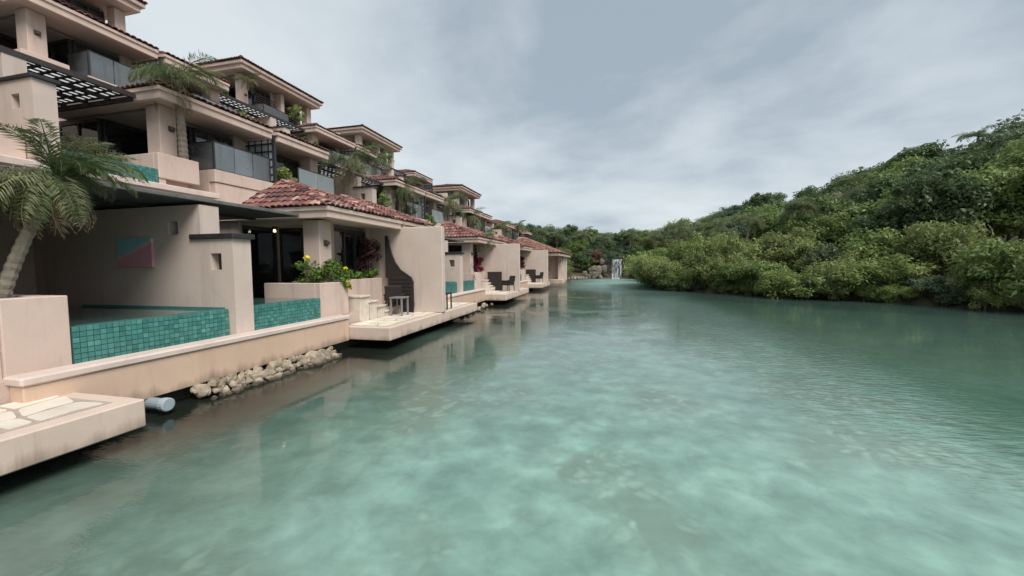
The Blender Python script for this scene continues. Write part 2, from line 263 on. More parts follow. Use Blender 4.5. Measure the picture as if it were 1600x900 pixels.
# terrain
mat('earth', (.075, .065, .040), .95, .35, 1.2, .6, 6, .2)
m = bpy.data.materials.new('falling_water'); m.use_nodes = True; t = m.node_tree; t.nodes.remove(t.nodes['Principled BSDF']); o = t.nodes['Material Output']
geo = N(t, 'ShaderNodeNewGeometry'); mpf = N(t, 'ShaderNodeMapping'); L(t, geo.outputs['Position'], mpf.inputs[0]); mpf.inputs['Scale'].default_value = (9, 9, .5)
nf = N(t, 'ShaderNodeTexNoise', Scale=1.0, Detail=4.0); L(t, mpf.outputs[0], nf.inputs['Vector'])
rf = N(t, 'ShaderNodeMapRange'); L(t, nf.outputs[0], rf.inputs[0]); rf.inputs[1].default_value = .44; rf.inputs[2].default_value = .70
tr = N(t, 'ShaderNodeBsdfTransparent'); df = N(t, 'ShaderNodeBsdfDiffuse'); df.inputs[0].default_value = (.78, .82, .84, 1)
mx_ = N(t, 'ShaderNodeMixShader'); L(t, rf.outputs[0], mx_.inputs[0]); L(t, tr.outputs[0], mx_.inputs[1]); L(t, df.outputs[0], mx_.inputs[2]); L(t, mx_.outputs[0], o.inputs[0])
MAT['falling_water'] = m
m = bpy.data.materials.new('painting'); m.use_nodes = True; t = m.node_tree; b = t.nodes['Principled BSDF']; b.inputs['Roughness'].default_value = .8
tcg = N(t, 'ShaderNodeTexCoord'); sp = N(t, 'ShaderNodeSeparateXYZ'); L(t, tcg.outputs['Generated'], sp.inputs[0])
nn = N(t, 'ShaderNodeTexNoise', Scale=5.0, Detail=4.0); L(t, tcg.outputs['Generated'], nn.inputs['Vector'])
q1 = N(t, 'ShaderNodeMath', operation='MULTIPLY_ADD'); L(t, sp.outputs[0], q1.inputs[0]); q1.inputs[1].default_value = -.62; L(t, sp.outputs[2], q1.inputs[2])
q2 = N(t, 'ShaderNodeMath', operation='MULTIPLY_ADD'); L(t, nn.outputs[0], q2.inputs[0]); q2.inputs[1].default_value = .42; L(t, q1.outputs[0], q2.inputs[2])
rp = N(t, 'ShaderNodeValToRGB'); L(t, q2.outputs[0], rp.inputs[0])
rp.color_ramp.elements[0].position = .40; rp.color_ramp.elements[0].color = (.62, .30, .35, 1)
rp.color_ramp.elements[1].position = .56; rp.color_ramp.elements[1].color = (.25, .50, .54, 1)
ee = rp.color_ramp.elements.new(.48); ee.color = (.66, .46, .50, 1)
L(t, rp.outputs[0], b.inputs['Base Color']); MAT['painting'] = m

# ------------------------------------------------------------------ mesh helpers
class MB:
    """collects simple shapes; build() links them as one mesh object"""
    def __init__(s): s.v = []; s.f = []; s.mi = []; s.cur = 0
    def face(s, pts):
        k = len(s.v); s.v += [tuple(p) for p in pts]; s.f.append(tuple(range(k, k+len(pts)))); s.mi.append(s.cur); return s
    def box(s, x0, x1, y0, y1, z0, z1, bev=0.0):
        if x1 < x0: x0, x1 = x1, x0
        if y1 < y0: y0, y1 = y1, y0
        if z1 < z0: z0, z1 = z1, z0
        k = len(s.v)
        b = min(bev, (x1-x0)*.3, (y1-y0)*.3, (z1-z0)*.3)
        if b <= 0:
            s.v += [(x, y, z) for z in (z0, z1) for y in (y0, y1) for x in (x0, x1)]
            fs = [(0,2,3,1),(4,5,7,6),(0,1,5,4),(2,6,7,3),(0,4,6,2),(1,3,7,5)]
        else:                       # chamfered box: 24 corners
            s.v += [(x, y, z) for (zs, zc) in ((z0, 1), (z1, -1)) for (ys, yc) in ((y0, 1), (y1, -1)) for (xs, xc) in ((x0, 1), (x1, -1))
                    for (x, y, z) in ((xs, ys+yc*b, zs+zc*b), (xs+xc*b, ys, zs+zc*b), (xs+xc*b, ys+yc*b, zs))]
            I = lambda i, a: i*3+a
            fs = []
            fs += [tuple(I(i,2) for i in (0,2,3,1)), tuple(I(i,2) for i in (4,5,7,6)), tuple(I(i,1) for i in (0,1,5,4)),
                   tuple(I(i,1) for i in (2,6,7,3)), tuple(I(i,0) for i in (0,4,6,2)), tuple(I(i,0) for i in (1,3,7,5))]
            for a_, b_ in ((0,1),(2,3),(4,5),(6,7)): fs.append((I(a_,1), I(b_,1), I(b_,2), I(a_,2)))
            for a_, b_ in ((0,2),(1,3),(4,6),(5,7)): fs.append((I(a_,0), I(b_,0), I(b_,2), I(a_,2)))
            for a_, b_ in ((0,4),(1,5),(2,6),(3,7)): fs.append((I(a_,0), I(b_,0), I(b_,1), I(a_,1)))
            for i in range(8): fs.append((I(i,0), I(i,1), I(i,2)))
        for q in fs: s.f.append(tuple(k+i for i in q)); s.mi.append(s.cur)
        return s
    def tube(s, pts, rads, n=8, cap=True):
        pts = [Vector(p) for p in pts]; k = len(s.v); m = len(pts)
        for i, p in enumerate(pts):
            d = (pts[min(i+1, m-1)]-pts[max(i-1, 0)]).normalized()
            a = d.cross(Vector((0, 0, 1)));
            if a.length < 1e-3: a = Vector((1, 0, 0))
            a.normalize(); c = d.cross(a)
            rr = rads[i] if isinstance(rads, (list, tuple)) else rads
            for j in range(n):
                an = 2*math.pi*j/n; q = p+a*math.cos(an)*rr+c*math.sin(an)*rr; s.v.append(tuple(q))
        for i in range(m-1):
            for j in range(n):
                j2 = (j+1) % n; s.f.append((k+i*n+j, k+i*n+j2, k+(i+1)*n+j2, k+(i+1)*n+j)); s.mi.append(s.cur)
        if cap:
            s.f.append(tuple(k+j for j in range(n))[::-1]); s.mi.append(s.cur)
            s.f.append(tuple(k+(m-1)*n+j for j in range(n))); s.mi.append(s.cur)
        return s
    def extrude(s, poly, axis, a0, a1):
        """poly: 2-D outline; axis 'x','y','z' = direction of extrusion"""
        def P(p, t):
            return {'x': (t, p[0], p[1]), 'y': (p[0], t, p[1]), 'z': (p[0], p[1], t)}[axis]
        n = len(poly); k = len(s.v)
        s.v += [P(p, a0) for p in poly]+[P(p, a1) for p in poly]
        s.f.append(tuple(k+i for i in range(n))); s.f.append(tuple(k+n+i for i in range(n))[::-1]); s.mi += [s.cur]*2
        for i in range(n):
            j = (i+1) % n; s.f.append((k+i, k+n+i, k+n+j, k+j)); s.mi.append(s.cur)
        return s
    def mesh(s, name, mats, base=(0, 0, 0), smooth=False, fix=True):
        me = bpy.data.meshes.new(name)
        me.from_pydata([(x-base[0], y-base[1], z-base[2]) for x, y, z in s.v], [], s.f)
        for mname in (mats if isinstance(mats, (list, tuple)) else [mats]): me.materials.append(MAT[mname])
        if len(me.materials) > 1: me.polygons.foreach_set('material_index', s.mi)
        if fix:
            bm = bmesh.new(); bm.from_mesh(me); bmesh.ops.recalc_face_normals(bm, faces=bm.faces); bm.to_mesh(me); bm.free()
        if smooth: me.polygons.foreach_set('use_smooth', [True]*len(me.polygons))
        me.update(); return me
def link(name, me, parent=None, loc=(0, 0, 0), rot=(0, 0, 0), scale=(1, 1, 1)):
    o = bpy.data.objects.new(name, me); COL.objects.link(o)
    if parent: o.parent = parent
    o.location = loc; o.rotation_euler = rot; o.scale = scale
    return o
def tag(o, label=None, cat=None, group=None, kind=None):
    for k, v in (('label', label), ('category', cat), ('group', group), ('kind', kind)):
        if v: o[k] = v
    return o
def thing(name, label, cat, loc=(0, 0, 0), group=None):
    return tag(link(name, None, None, loc), label, cat, group)
def kids(o): return [c for c in COL.objects if c.parent == o]
def copy_tree(o, childmap, parent=None):
    c = o.copy(); COL.objects.link(c)
    if parent: c.parent = parent
    for ch in childmap.get(o, []): copy_tree(ch, childmap, c)
    return c
def childmap():
    d = {}
    for o in COL.objects:
        if o.parent: d.setdefault(o.parent, []).append(o)
    return d

# ------------------------------------------------------------------ setting: terrain and water
def lerp(a, b, t): return a+(b-a)*t
SHORE_R = [(40, -30), (29, 2), (21.5, 14), (17.6, 21.6), (16.0, 24.2), (13.6, 26.6), (11.0, 28.6), (7.6, 32.2), (4.9, 36.0), (4.1, 39), (4.6, 45), (5.0, 52), (5.2, 60.5)]
FAR = [(5.2, 60.5), (3.2, 62.5), (0.0, 63.0), (-3.0, 61.5), (-5.0, 60.0), (-7.5, 56), (-8.5, 48)]
def seg_d(p, a, b):
    ax, ay = a; bx, by = b; dx_, dy_ = bx-ax, by-ay
    tt = max(0, min(1, ((p[0]-ax)*dx_+(p[1]-ay)*dy_)/(dx_*dx_+dy_*dy_)))
    return math.hypot(p[0]-ax-tt*dx_, p[1]-ay-tt*dy_)
POLY = [(-9.0, -40)] + SHORE_R + FAR[1:] + [(-8.5, 40), (-9.0, -40)]
def inside(p):
    c = False; x, y = p
    for i in range(len(POLY)-1):
        (x1, y1), (x2, y2) = POLY[i], POLY[i+1]
        if (y1 > y) != (y2 > y) and x < (x2-x1)*(y-y1)/(y2-y1)+x1: c = not c
    return c
def bank_d(p): return min(seg_d(p, POLY[i], POLY[i+1]) for i in range(1, len(POLY)-2))
def hgt(x, y):
    d = bank_d((x, y))
    if inside((x, y)): return -min(2.0, .25+d*.5)
    if x < -8.4 and y < 60:
        h = max(.2, min(14, (-x-9)*.5)) * max(0, min(1, (66-y)/14)) + .1     # hill that the terraces climb
        if y < 47: h = min(h, -0.2+max(0, (-x-14)*.55))
        return h
    h = .25+min(d, 4)*.16+max(0, min(d-4, 26))*(.17+.115*max(0, min(1, (x-11)/13)))
    return h + .25*noise.noise(Vector((x*.3, y*.3, 0)))
mb = MB()
xs = list(np.concatenate([np.linspace(-60, -12, 17), np.linspace(-10, 30, 54), np.linspace(32, 75, 20)]))
ys = list(np.concatenate([np.linspace(-30, 10, 12), np.linspace(12, 70, 60), np.linspace(73, 130, 18)]))
idx = {}
for j, y in enumerate(ys):
    for i, x in enumerate(xs): idx[i, j] = len(mb.v); mb.v.append((x, y, hgt(x, y)))
for j in range(len(ys)-1):
    for i in range(len(xs)-1): mb.f.append((idx[i, j], idx[i+1, j], idx[i+1, j+1], idx[i, j+1])); mb.mi.append(0)
tag(link('terrain', mb.mesh('terrain', 'earth', smooth=True, fix=False)), kind='structure')
mb = MB(); mb.face([(-1500, -1500, -2.6), (1500, -1500, -2.6), (1500, 1500, -2.6), (-1500, 1500, -2.6)])
tag(link('ground', mb.mesh('ground', 'earth', fix=False)), kind='structure')
mb = MB(); xs = np.arange(-9.5, 42.1, .75); ys = np.concatenate([np.arange(-30, 0, 2.0), np.arange(0, 66.1, .75)])
mb.v = [(x, y, 0) for y in ys for x in xs]; nx_ = len(xs)
mb.f = [(j*nx_+i, j*nx_+i+1, (j+1)*nx_+i+1, (j+1)*nx_+i) for j in range(len(ys)-1) for i in range(nx_-1)]
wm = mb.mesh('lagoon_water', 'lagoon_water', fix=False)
GUST = [(-1.5, 60), (1.8, 44), (2.6, 33), (3.9, 19), (4.6, 14), (4.3, 8.7), (4.2, 7), (4.6, 5), (5.2, 3)]      # the line a breath of wind follows down the lagoon
# underwater colour: silt with painted deck shade, weed with painted tree reflection, pale sand
def bed_shade(x, y):
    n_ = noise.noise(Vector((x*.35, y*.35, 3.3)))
    silt_shade = max(0, min(1, (-1.2+n_*1.3-x)/4.6))
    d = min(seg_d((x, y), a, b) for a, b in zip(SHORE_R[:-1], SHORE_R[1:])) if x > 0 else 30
    weed_reflection = 1 if inside((x, y)) is False and x > 3 else max(max(0, min(1, (12+n_*4-d)/8)), max(0, min(.72, (x-4.2-n_*.8)/1.3))*max(0, min(1, (y-2.5)/4)))
    deep = max(0, min(1, (y-4.5+n_*1.5)/11))*max(0, min(1, (45-y)/9))
    g_ = min(seg_d((x, y), a, b) for a, b in zip(GUST[:-1], GUST[1:]))
    return silt_shade, weed_reflection*max(0, min(1, (46-y)/8)), deep, min(1.2, math.exp(-(g_/(.9+.06*y))**2)+max(0, min(1, (y-31)/8))*(1 if x > -4.5 else .3))
at = wm.attributes.new('bed_shade', 'FLOAT_COLOR', 'POINT'); buf = []
for (x, y, z) in mb.v: buf += bed_shade(x, y)
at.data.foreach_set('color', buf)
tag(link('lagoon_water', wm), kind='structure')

# ------------------------------------------------------------------ roof tiles
def tile_mesh(mname, w_=.103, ln=.35, h=.068, n=6):
    mb = MB(); k = 0
    for i in range(n+1):
        an = math.pi*i/n
        for (yy, s, dz) in ((0, 1.0, .03), (ln, .82, 0)):
            mb.v.append((math.cos(an)*w_*s, yy, math.sin(an)*h*s+dz))
    for i in range(n): mb.f.append((2*i, 2*i+1, 2*i+3, 2*i+2)); mb.mi.append(0)
    # thick lip at the lower end
    b0 = len(mb.v)
    for i in range(n+1):
        an = math.pi*i/n; mb.v.append((math.cos(an)*w_*.82, 0.0, math.sin(an)*h*.72+.025))
    for i in range(n): mb.f.append((2*i, 2*i+2, b0+i+1, b0+i)); mb.mi.append(0)
    return mb
TILE_PROTO = tile_mesh('tile')
TILE_ME = [TILE_PROTO.mesh('tile', 'roof_tile_%d' % i, smooth=False) for i in range(5)]
def add_tile(mb, M):
    k = len(mb.v); mb.v += [tuple(M @ Vector(p)) for p in TILE_PROTO.v]
    mb.f += [tuple(k+i for i in q) for q in TILE_PROTO.f]; mb.mi += [0]*len(TILE_PROTO.f)
def plane_tiles(e0, e1, up, poly_ok, rows, sp=.188, ex=.272, jit=.012):
    """matrices for the barrel tiles of a roof plane: e0-e1 is the eave, up the upslope unit vector"""
    e0, e1, up = Vector(e0), Vector(e1), Vector(up).normalized(); d = (e1-e0); ln = d.length; d.normalize(); nrm = d.cross(up)
    if nrm.z < 0: d = -d; e0, e1 = e1, e0; nrm = d.cross(up)
    out = []
    n = int(ln/sp)
    for rr in range(rows):
        for i in range(n):
            p = e0+d*((i+.5)*ln/n+random.uniform(-jit, jit))+up*(rr*ex-.05+random.uniform(-.012, .012))+nrm*(.012+random.uniform(0, .012))
            if not poly_ok(p+up*.12): continue
            m = Matrix((d, up, nrm)).transposed() @ Matrix.Rotation(random.uniform(-.03, .03), 3, 'Z')
            m4 = m.to_4x4(); m4.translation = p; out.append(m4)
    return out

# ------------------------------------------------------------------ window / rail / lattice helpers (local to a unit, base subtracted)
def glazed(parent, base, axis, c, a0, a1, z0, z1, n=3, face=1, hbar=None, fr=.06, mname='dark_metal', name='window'):
    """a framed glazed screen; axis 'x': plane x=c running in y; axis 'y': plane y=c running in x"""
    mb = MB(); t_ = .05
    def bx(p0, p1, q0, q1):
        if axis == 'x': mb.box(c-t_, c+t_, p0, p1, q0, q1)
        else: mb.box(p0, p1, c-t_, c+t_, q0, q1)
    lo, hi = min(a0, a1), max(a0, a1)
    bx(lo, hi, z1-fr*1.6, z1); bx(lo, hi, z0, z0+fr)
    for i in range(n+1):
        p = lo+(hi-lo)*i/n; bx(max(lo, p-fr/2), min(hi, p+fr/2), z0+fr, z1-fr*1.6)
    if hbar: bx(lo+fr/2, hi-fr/2, hbar-.025, hbar+.025)
    o = link(name, mb.mesh(name, mname, base), parent)
    for i in range(n):
        p, q = lo+(hi-lo)*i/n+fr/2, lo+(hi-lo)*(i+1)/n-fr/2
        g = MB()
        if axis == 'x': g.box(c-.008, c+.008, p, q, z0+fr, z1-fr*1.6)
        else: g.box(p, q, c-.008, c+.008, z0+fr, z1-fr*1.6)
        link('pane', g.mesh('pane', 'window_glass', base), o)
    return o
def each(name, mtl, parent, base, boxes):
    for b in boxes:
        g = MB(); g.box(*b); link(name, g.mesh(name, mtl, base), parent)
def railing(parent, base, pts, z0, z1, n=(3,), gm='rail_glass'):
    """glass balustrade through the plan points; one group of panes per stretch"""
    mb = MB(); panes = []
    for s, (p, q) in enumerate(zip(pts[:-1], pts[1:])):
        p, q = Vector(p), Vector(q); k = n[s]
        for i in range(k):
            a, b = p+(q-p)*i/k, p+(q-p)*(i+1)/k; d = (b-a).normalized()*.015
            a2, b2 = a+d, b-d; nn = Vector((-d.y, d.x)).normalized()*.008
            g = MB(); g.extrude([tuple(a2+nn), tuple(b2+nn), tuple(b2-nn), tuple(a2-nn)], 'z', z0+.03, z1)
            panes.append(g)
        mb.tube([(p.x, p.y, z1+.02), (q.x, q.y, z1+.02)], .022, 6)
        mb.tube([(p.x, p.y, z0+.02), (q.x, q.y, z0+.02)], .02, 6)
    for p in pts: mb.box(p[0]-.025, p[0]+.025, p[1]-.025, p[1]+.025, z0, z1)
    o = link('glass_railing', mb.mesh('glass_railing', 'dark_metal', base), parent)
    for g in panes: link('pane', g.mesh('pane', gm, base), o)
def lattice(parent, base, axis, c, a0, a1, z0, z1, nx=5, nz=6, wd=.05):
    lo, hi = min(a0, a1), max(a0, a1); fr = MB()
    def bx(m, p0, p1, q0, q1, t=.03):
        if axis == 'x': m.box(c-t, c+t, p0, p1, q0, q1)
        else: m.box(p0, p1, c-t, c+t, q0, q1)
    bx(fr, lo, hi, z1-.08, z1, .045); bx(fr, lo, hi, z0, z0+.06, .045); bx(fr, lo, lo+.07, z0+.06, z1-.08, .045); bx(fr, hi-.11, hi, z0+.06, z1-.08, .045)
    o = link('lattice_screen', fr.mesh('lattice_screen', 'dark_metal', base), parent)
    g = MB(); bx(g, lo+.07, hi-.11, z0+.06, z1-.08, .006); link('pane', g.mesh('pane', 'milk_glass', base), o)
    for i in range(1, nx):
        m_ = MB(); p = lo+(hi-lo)*i/nx; bx(m_, p-wd/2, p+wd/2, z0+.06, z1-.08, .018); link('slat', m_.mesh('slat', 'dark_metal', base), o)
    for i in range(1, nz):
        m_ = MB(); p = z0+(z1-z0)*i/nz; bx(m_, lo+.07, hi-.11, p-wd/2, p+wd/2, .024); link('slat', m_.mesh('slat', 'dark_metal', base), o)
def pergola(parent, base, x0, x1, y0, y1, z, single=True, name='pergola'):
    """open dark pergola: front and rear beams, joists along y, slats across, laths along y"""
    fr = MB(); fr.box(x0-.09, x0, y0, y1, z-.02, z+.11); fr.box(x1, x1+.09, y0, y1, z-.02, z+.14); fr.box(x0-.09, x1+.09, y1-.08, y1, z-.1, z+.02)
    fr.box(x0-.09, x1+.09, y0, y0+.08, z-.1, z+.02)
    o = link(name, fr.mesh(name, 'dark_wood', base), parent)
    def add(nm, geo_list, stuff):
        if single:
            for g in geo_list: link(nm, g.mesh(nm, 'dark_wood', base), o)
    allm = MB()
    x = x0-.9
    while x > x1+.2:
        g = MB() if single else allm; g.box(x-.04, x+.04, y0+.08, y1-.08, z-.03, z+.05)
        if single: link('beam', g.mesh('beam', 'dark_wood', base), o)
        x -= .9
    y = y0+.2
    while y < y1-.1:
        g = MB() if single else allm; g.box(x1+.09, x0-.09, y-.04, y+.04, z+.052, z+.075)
        if single: link('slat', g.mesh('slat', 'dark_wood', base), o)
        y += .285
    x = x0-.24
    while x > x1+.1:
        g = MB() if single else allm; g.box(x-.05, x+.05, y0+.08, y1-.08, z+.077, z+.09)
        if single: link('slat', g.mesh('slat', 'dark_wood', base), o)
        x -= .24
    cv = MB(); cv.box(x0-.02, x1+.02, y0+.02, y1-.02, z+.10, z+.106); link('cover_sheet', cv.mesh('cover_sheet', 'cover_sheet', base), o)
    if not single: tag(link('slats', allm.mesh('slats', 'dark_wood', base), o), kind='stuff')
    return o
def niche_wall(mb, y0, y1, x_in, x_mid, x_out, z0, z_lo, z_hi, lo_hole=None, hi_hole=None):
    """stepped wall across the terrace, with a square opening in each step; two leaves so that the openings show a dark slot"""
    leaf = .17
    for (a, b, zt, hole) in ((x_in, x_mid, z_hi, hi_hole), (x_mid, x_out, z_lo, lo_hole)):
        if hole:
            hx0, hx1, hz0, hz1 = hole; ym = y0+leaf; g0 = y0+.30
            mb.box(a, hx0, y0, ym, z0, zt); mb.box(hx1, b, y0, ym, z0, zt); mb.box(hx0, hx1, y0, ym, z0, hz0); mb.box(hx0, hx1, y0, ym, hz1, zt)
            mb.box(a, hx0-.12, ym, g0, z0, zt); mb.box(hx1+.12, b, ym, g0, z0, zt); mb.box(hx0-.12, hx1+.12, ym, g0, z0, hz0-.05); mb.box(hx0-.12, hx1+.12, ym, g0, hz1+.08, zt)
            mb.box(a, b, g0, y1, z0, zt)
        else: mb.box(a, b, y0, y1, z0, zt)
def up_vec(front_rise, run, axis):
    return Vector((-run, 0, front_rise)).normalized() if axis == 'x' else Vector((0, run, front_rise)).normalized()

def eave_roof(parent, base, xe, y0, y1, zb, zt, rise, depth, left_hip, single=False, rows=4, ext=1.5, right_hip=0.0, mtl='roof_mix', ridge=True):
    """soffit + fascia + sloping tiled roof with a front plane and, if left_hip, a plane towards -y"""
    xb = xe-depth-ext
    fx = MB()
    fx.box(xe-.12, xe, y0, y1, zb, zt, .015); fx.box(xb, xe-.12, y0, y0+.12, zb, zt, .015); fx.box(xb, xe-.12, y1-.12, y1, zb, zt, .015)
    fx.box(xe+.0, xe+.05, y0-.05, y1, zt-.09, zt+.01); fx.box(xb, xe, y0-.05, y0, zt-.09, zt+.01)
    link('fascia', fx.mesh('fascia', 'stucco', base), parent)
    so = MB(); so.box(min(xb, xe-4.7), xe-.12, y0+.12, y1-.12, zb+.05, zb+.16); link('soffit', so.mesh('soffit', 'soffit', base), parent)
    hw = (depth*.66 if left_hip is True else left_hip) if left_hip else 0.0
    z0_ = zt+.015
    P0, P1 = Vector((xe+.03, y0-.03, z0_)), Vector((xe+.03, y1, z0_))
    top_l, top_r = Vector((xe-depth, y0+hw, zt+rise)), Vector((xe-depth, y1-right_hip, zt+rise))
    B0, B1 = Vector((xb, y0-.03, z0_)), Vector((xb, y1, z0_)); bl, br = Vector((xe-depth-ext*.5, y0+hw, zt+rise)), Vector((xe-depth-ext*.5, y1-right_hip, zt+rise))
    sh = MB(); sh.face([P0, P1, top_r, top_l]); sh.face([P1, B1, br, top_r]); sh.face([top_l, top_r, br, bl]); sh.face([B1, B0, bl, br])
    sh.face([B0, P0, top_l, bl])
    rf = link('roof', sh.mesh('roof', mtl, base, fix=False), parent)
    upf = Vector((-depth, 0, rise)); upl = Vector((0, hw, rise))
    def okf(p):
        tt = (xe-p.x)/depth; return y0-.02+hw*tt < p.y < y1-right_hip*tt+.02 and tt < 1.0
    def okl(p):
        tt = (p.y-y0)/max(hw, .01); return xb+ext*.5*tt-.02 < p.x < xe-depth*tt+.02 and tt < 1.0
    Ms = plane_tiles(P0, P1, upf, okf, rows)
    if left_hip: Ms += plane_tiles(B0, P0, upl, okl, rows)
    def hip(P, T, lim):
        hv = (T-P); hl = hv.length; hv.normalize(); side = hv.cross(Vector((0, 0, 1))).normalized(); nr = side.cross(hv)
        for i in range(int(min(hl, lim)/.25)):
            m3 = Matrix((side*1.15, hv, nr*1.15)).transposed().to_4x4(); m3.translation = P+hv*(i*.25)+nr*.045; Ms.append(m3)
    if left_hip: hip(P0, top_l, rows*.4)
    if right_hip: hip(P1, top_r, rows*.4)
    if single:
        Ms.sort(key=lambda m_: (m_.translation-Vector(EYE)).length); big, rest = Ms[:290], Ms[290:]
        bi = Vector(base)
        for m_ in big:
            o = link('roof_tile', random.choices(TILE_ME, (4, 4, 3, 3.2, 1.8))[0], rf); q = m_.copy(); q.translation -= bi; o.matrix_local = q
        Ms = rest
    if Ms:
        tm = MB()
        for m_ in Ms: add_tile(tm, m_)
        tag(link('roof_tiles', tm.mesh('roof_tiles', mtl, base), rf), kind='stuff')
    return rf

def tile_wall(parent, base, x, y0, y1, z0, z1, single, nz=6, ts=None):
    """teal mosaic pool wall with separate tiles"""
    bk = MB(); bk.box(x-.22, x-.012, y0, y1, z0-.15, z1-.004)
    o = link('pool_wall', bk.mesh('pool_wall', 'pool_grout', base), parent)
    h = (z1-z0)/nz; n = max(1, round((y1-y0)/(ts or h))); wd = (y1-y0)/n
    if single:
        for me_i in range(4):
            g = MB(); g.box(-.012, .003, -wd/2+.004, wd/2-.004, -h/2+.004, h/2-.004, .002); tile_wall.me[me_i] = g.mesh('tile', 'pool_tile_%d' % me_i)
    rest = MB()
    cnt = 0
    for j in range(nz-1, -1, -1):
        for i in range(n):
            yy, z_ = y0+(i+.5)*wd, z0+(j+.5)*h
            if single and cnt < 298:
                t_ = link('tile', random.choices([tile_wall.me[k] for k in range(4)], (4, 4, 3, 1.3))[0], o, (x-base[0]+random.uniform(-.0015, .0015), yy-base[1], z_-base[2])); cnt += 1
            else: rest.box(x-.012, x+.003, yy-wd/2+.004, yy+wd/2-.004, z_-h/2+.004, z_+h/2-.004)
    if rest.f: tag(link('tiles', rest.mesh('tiles', 'teal_tiles', base, fix=False), o), kind='stuff')
    return o
tile_wall.me = {}

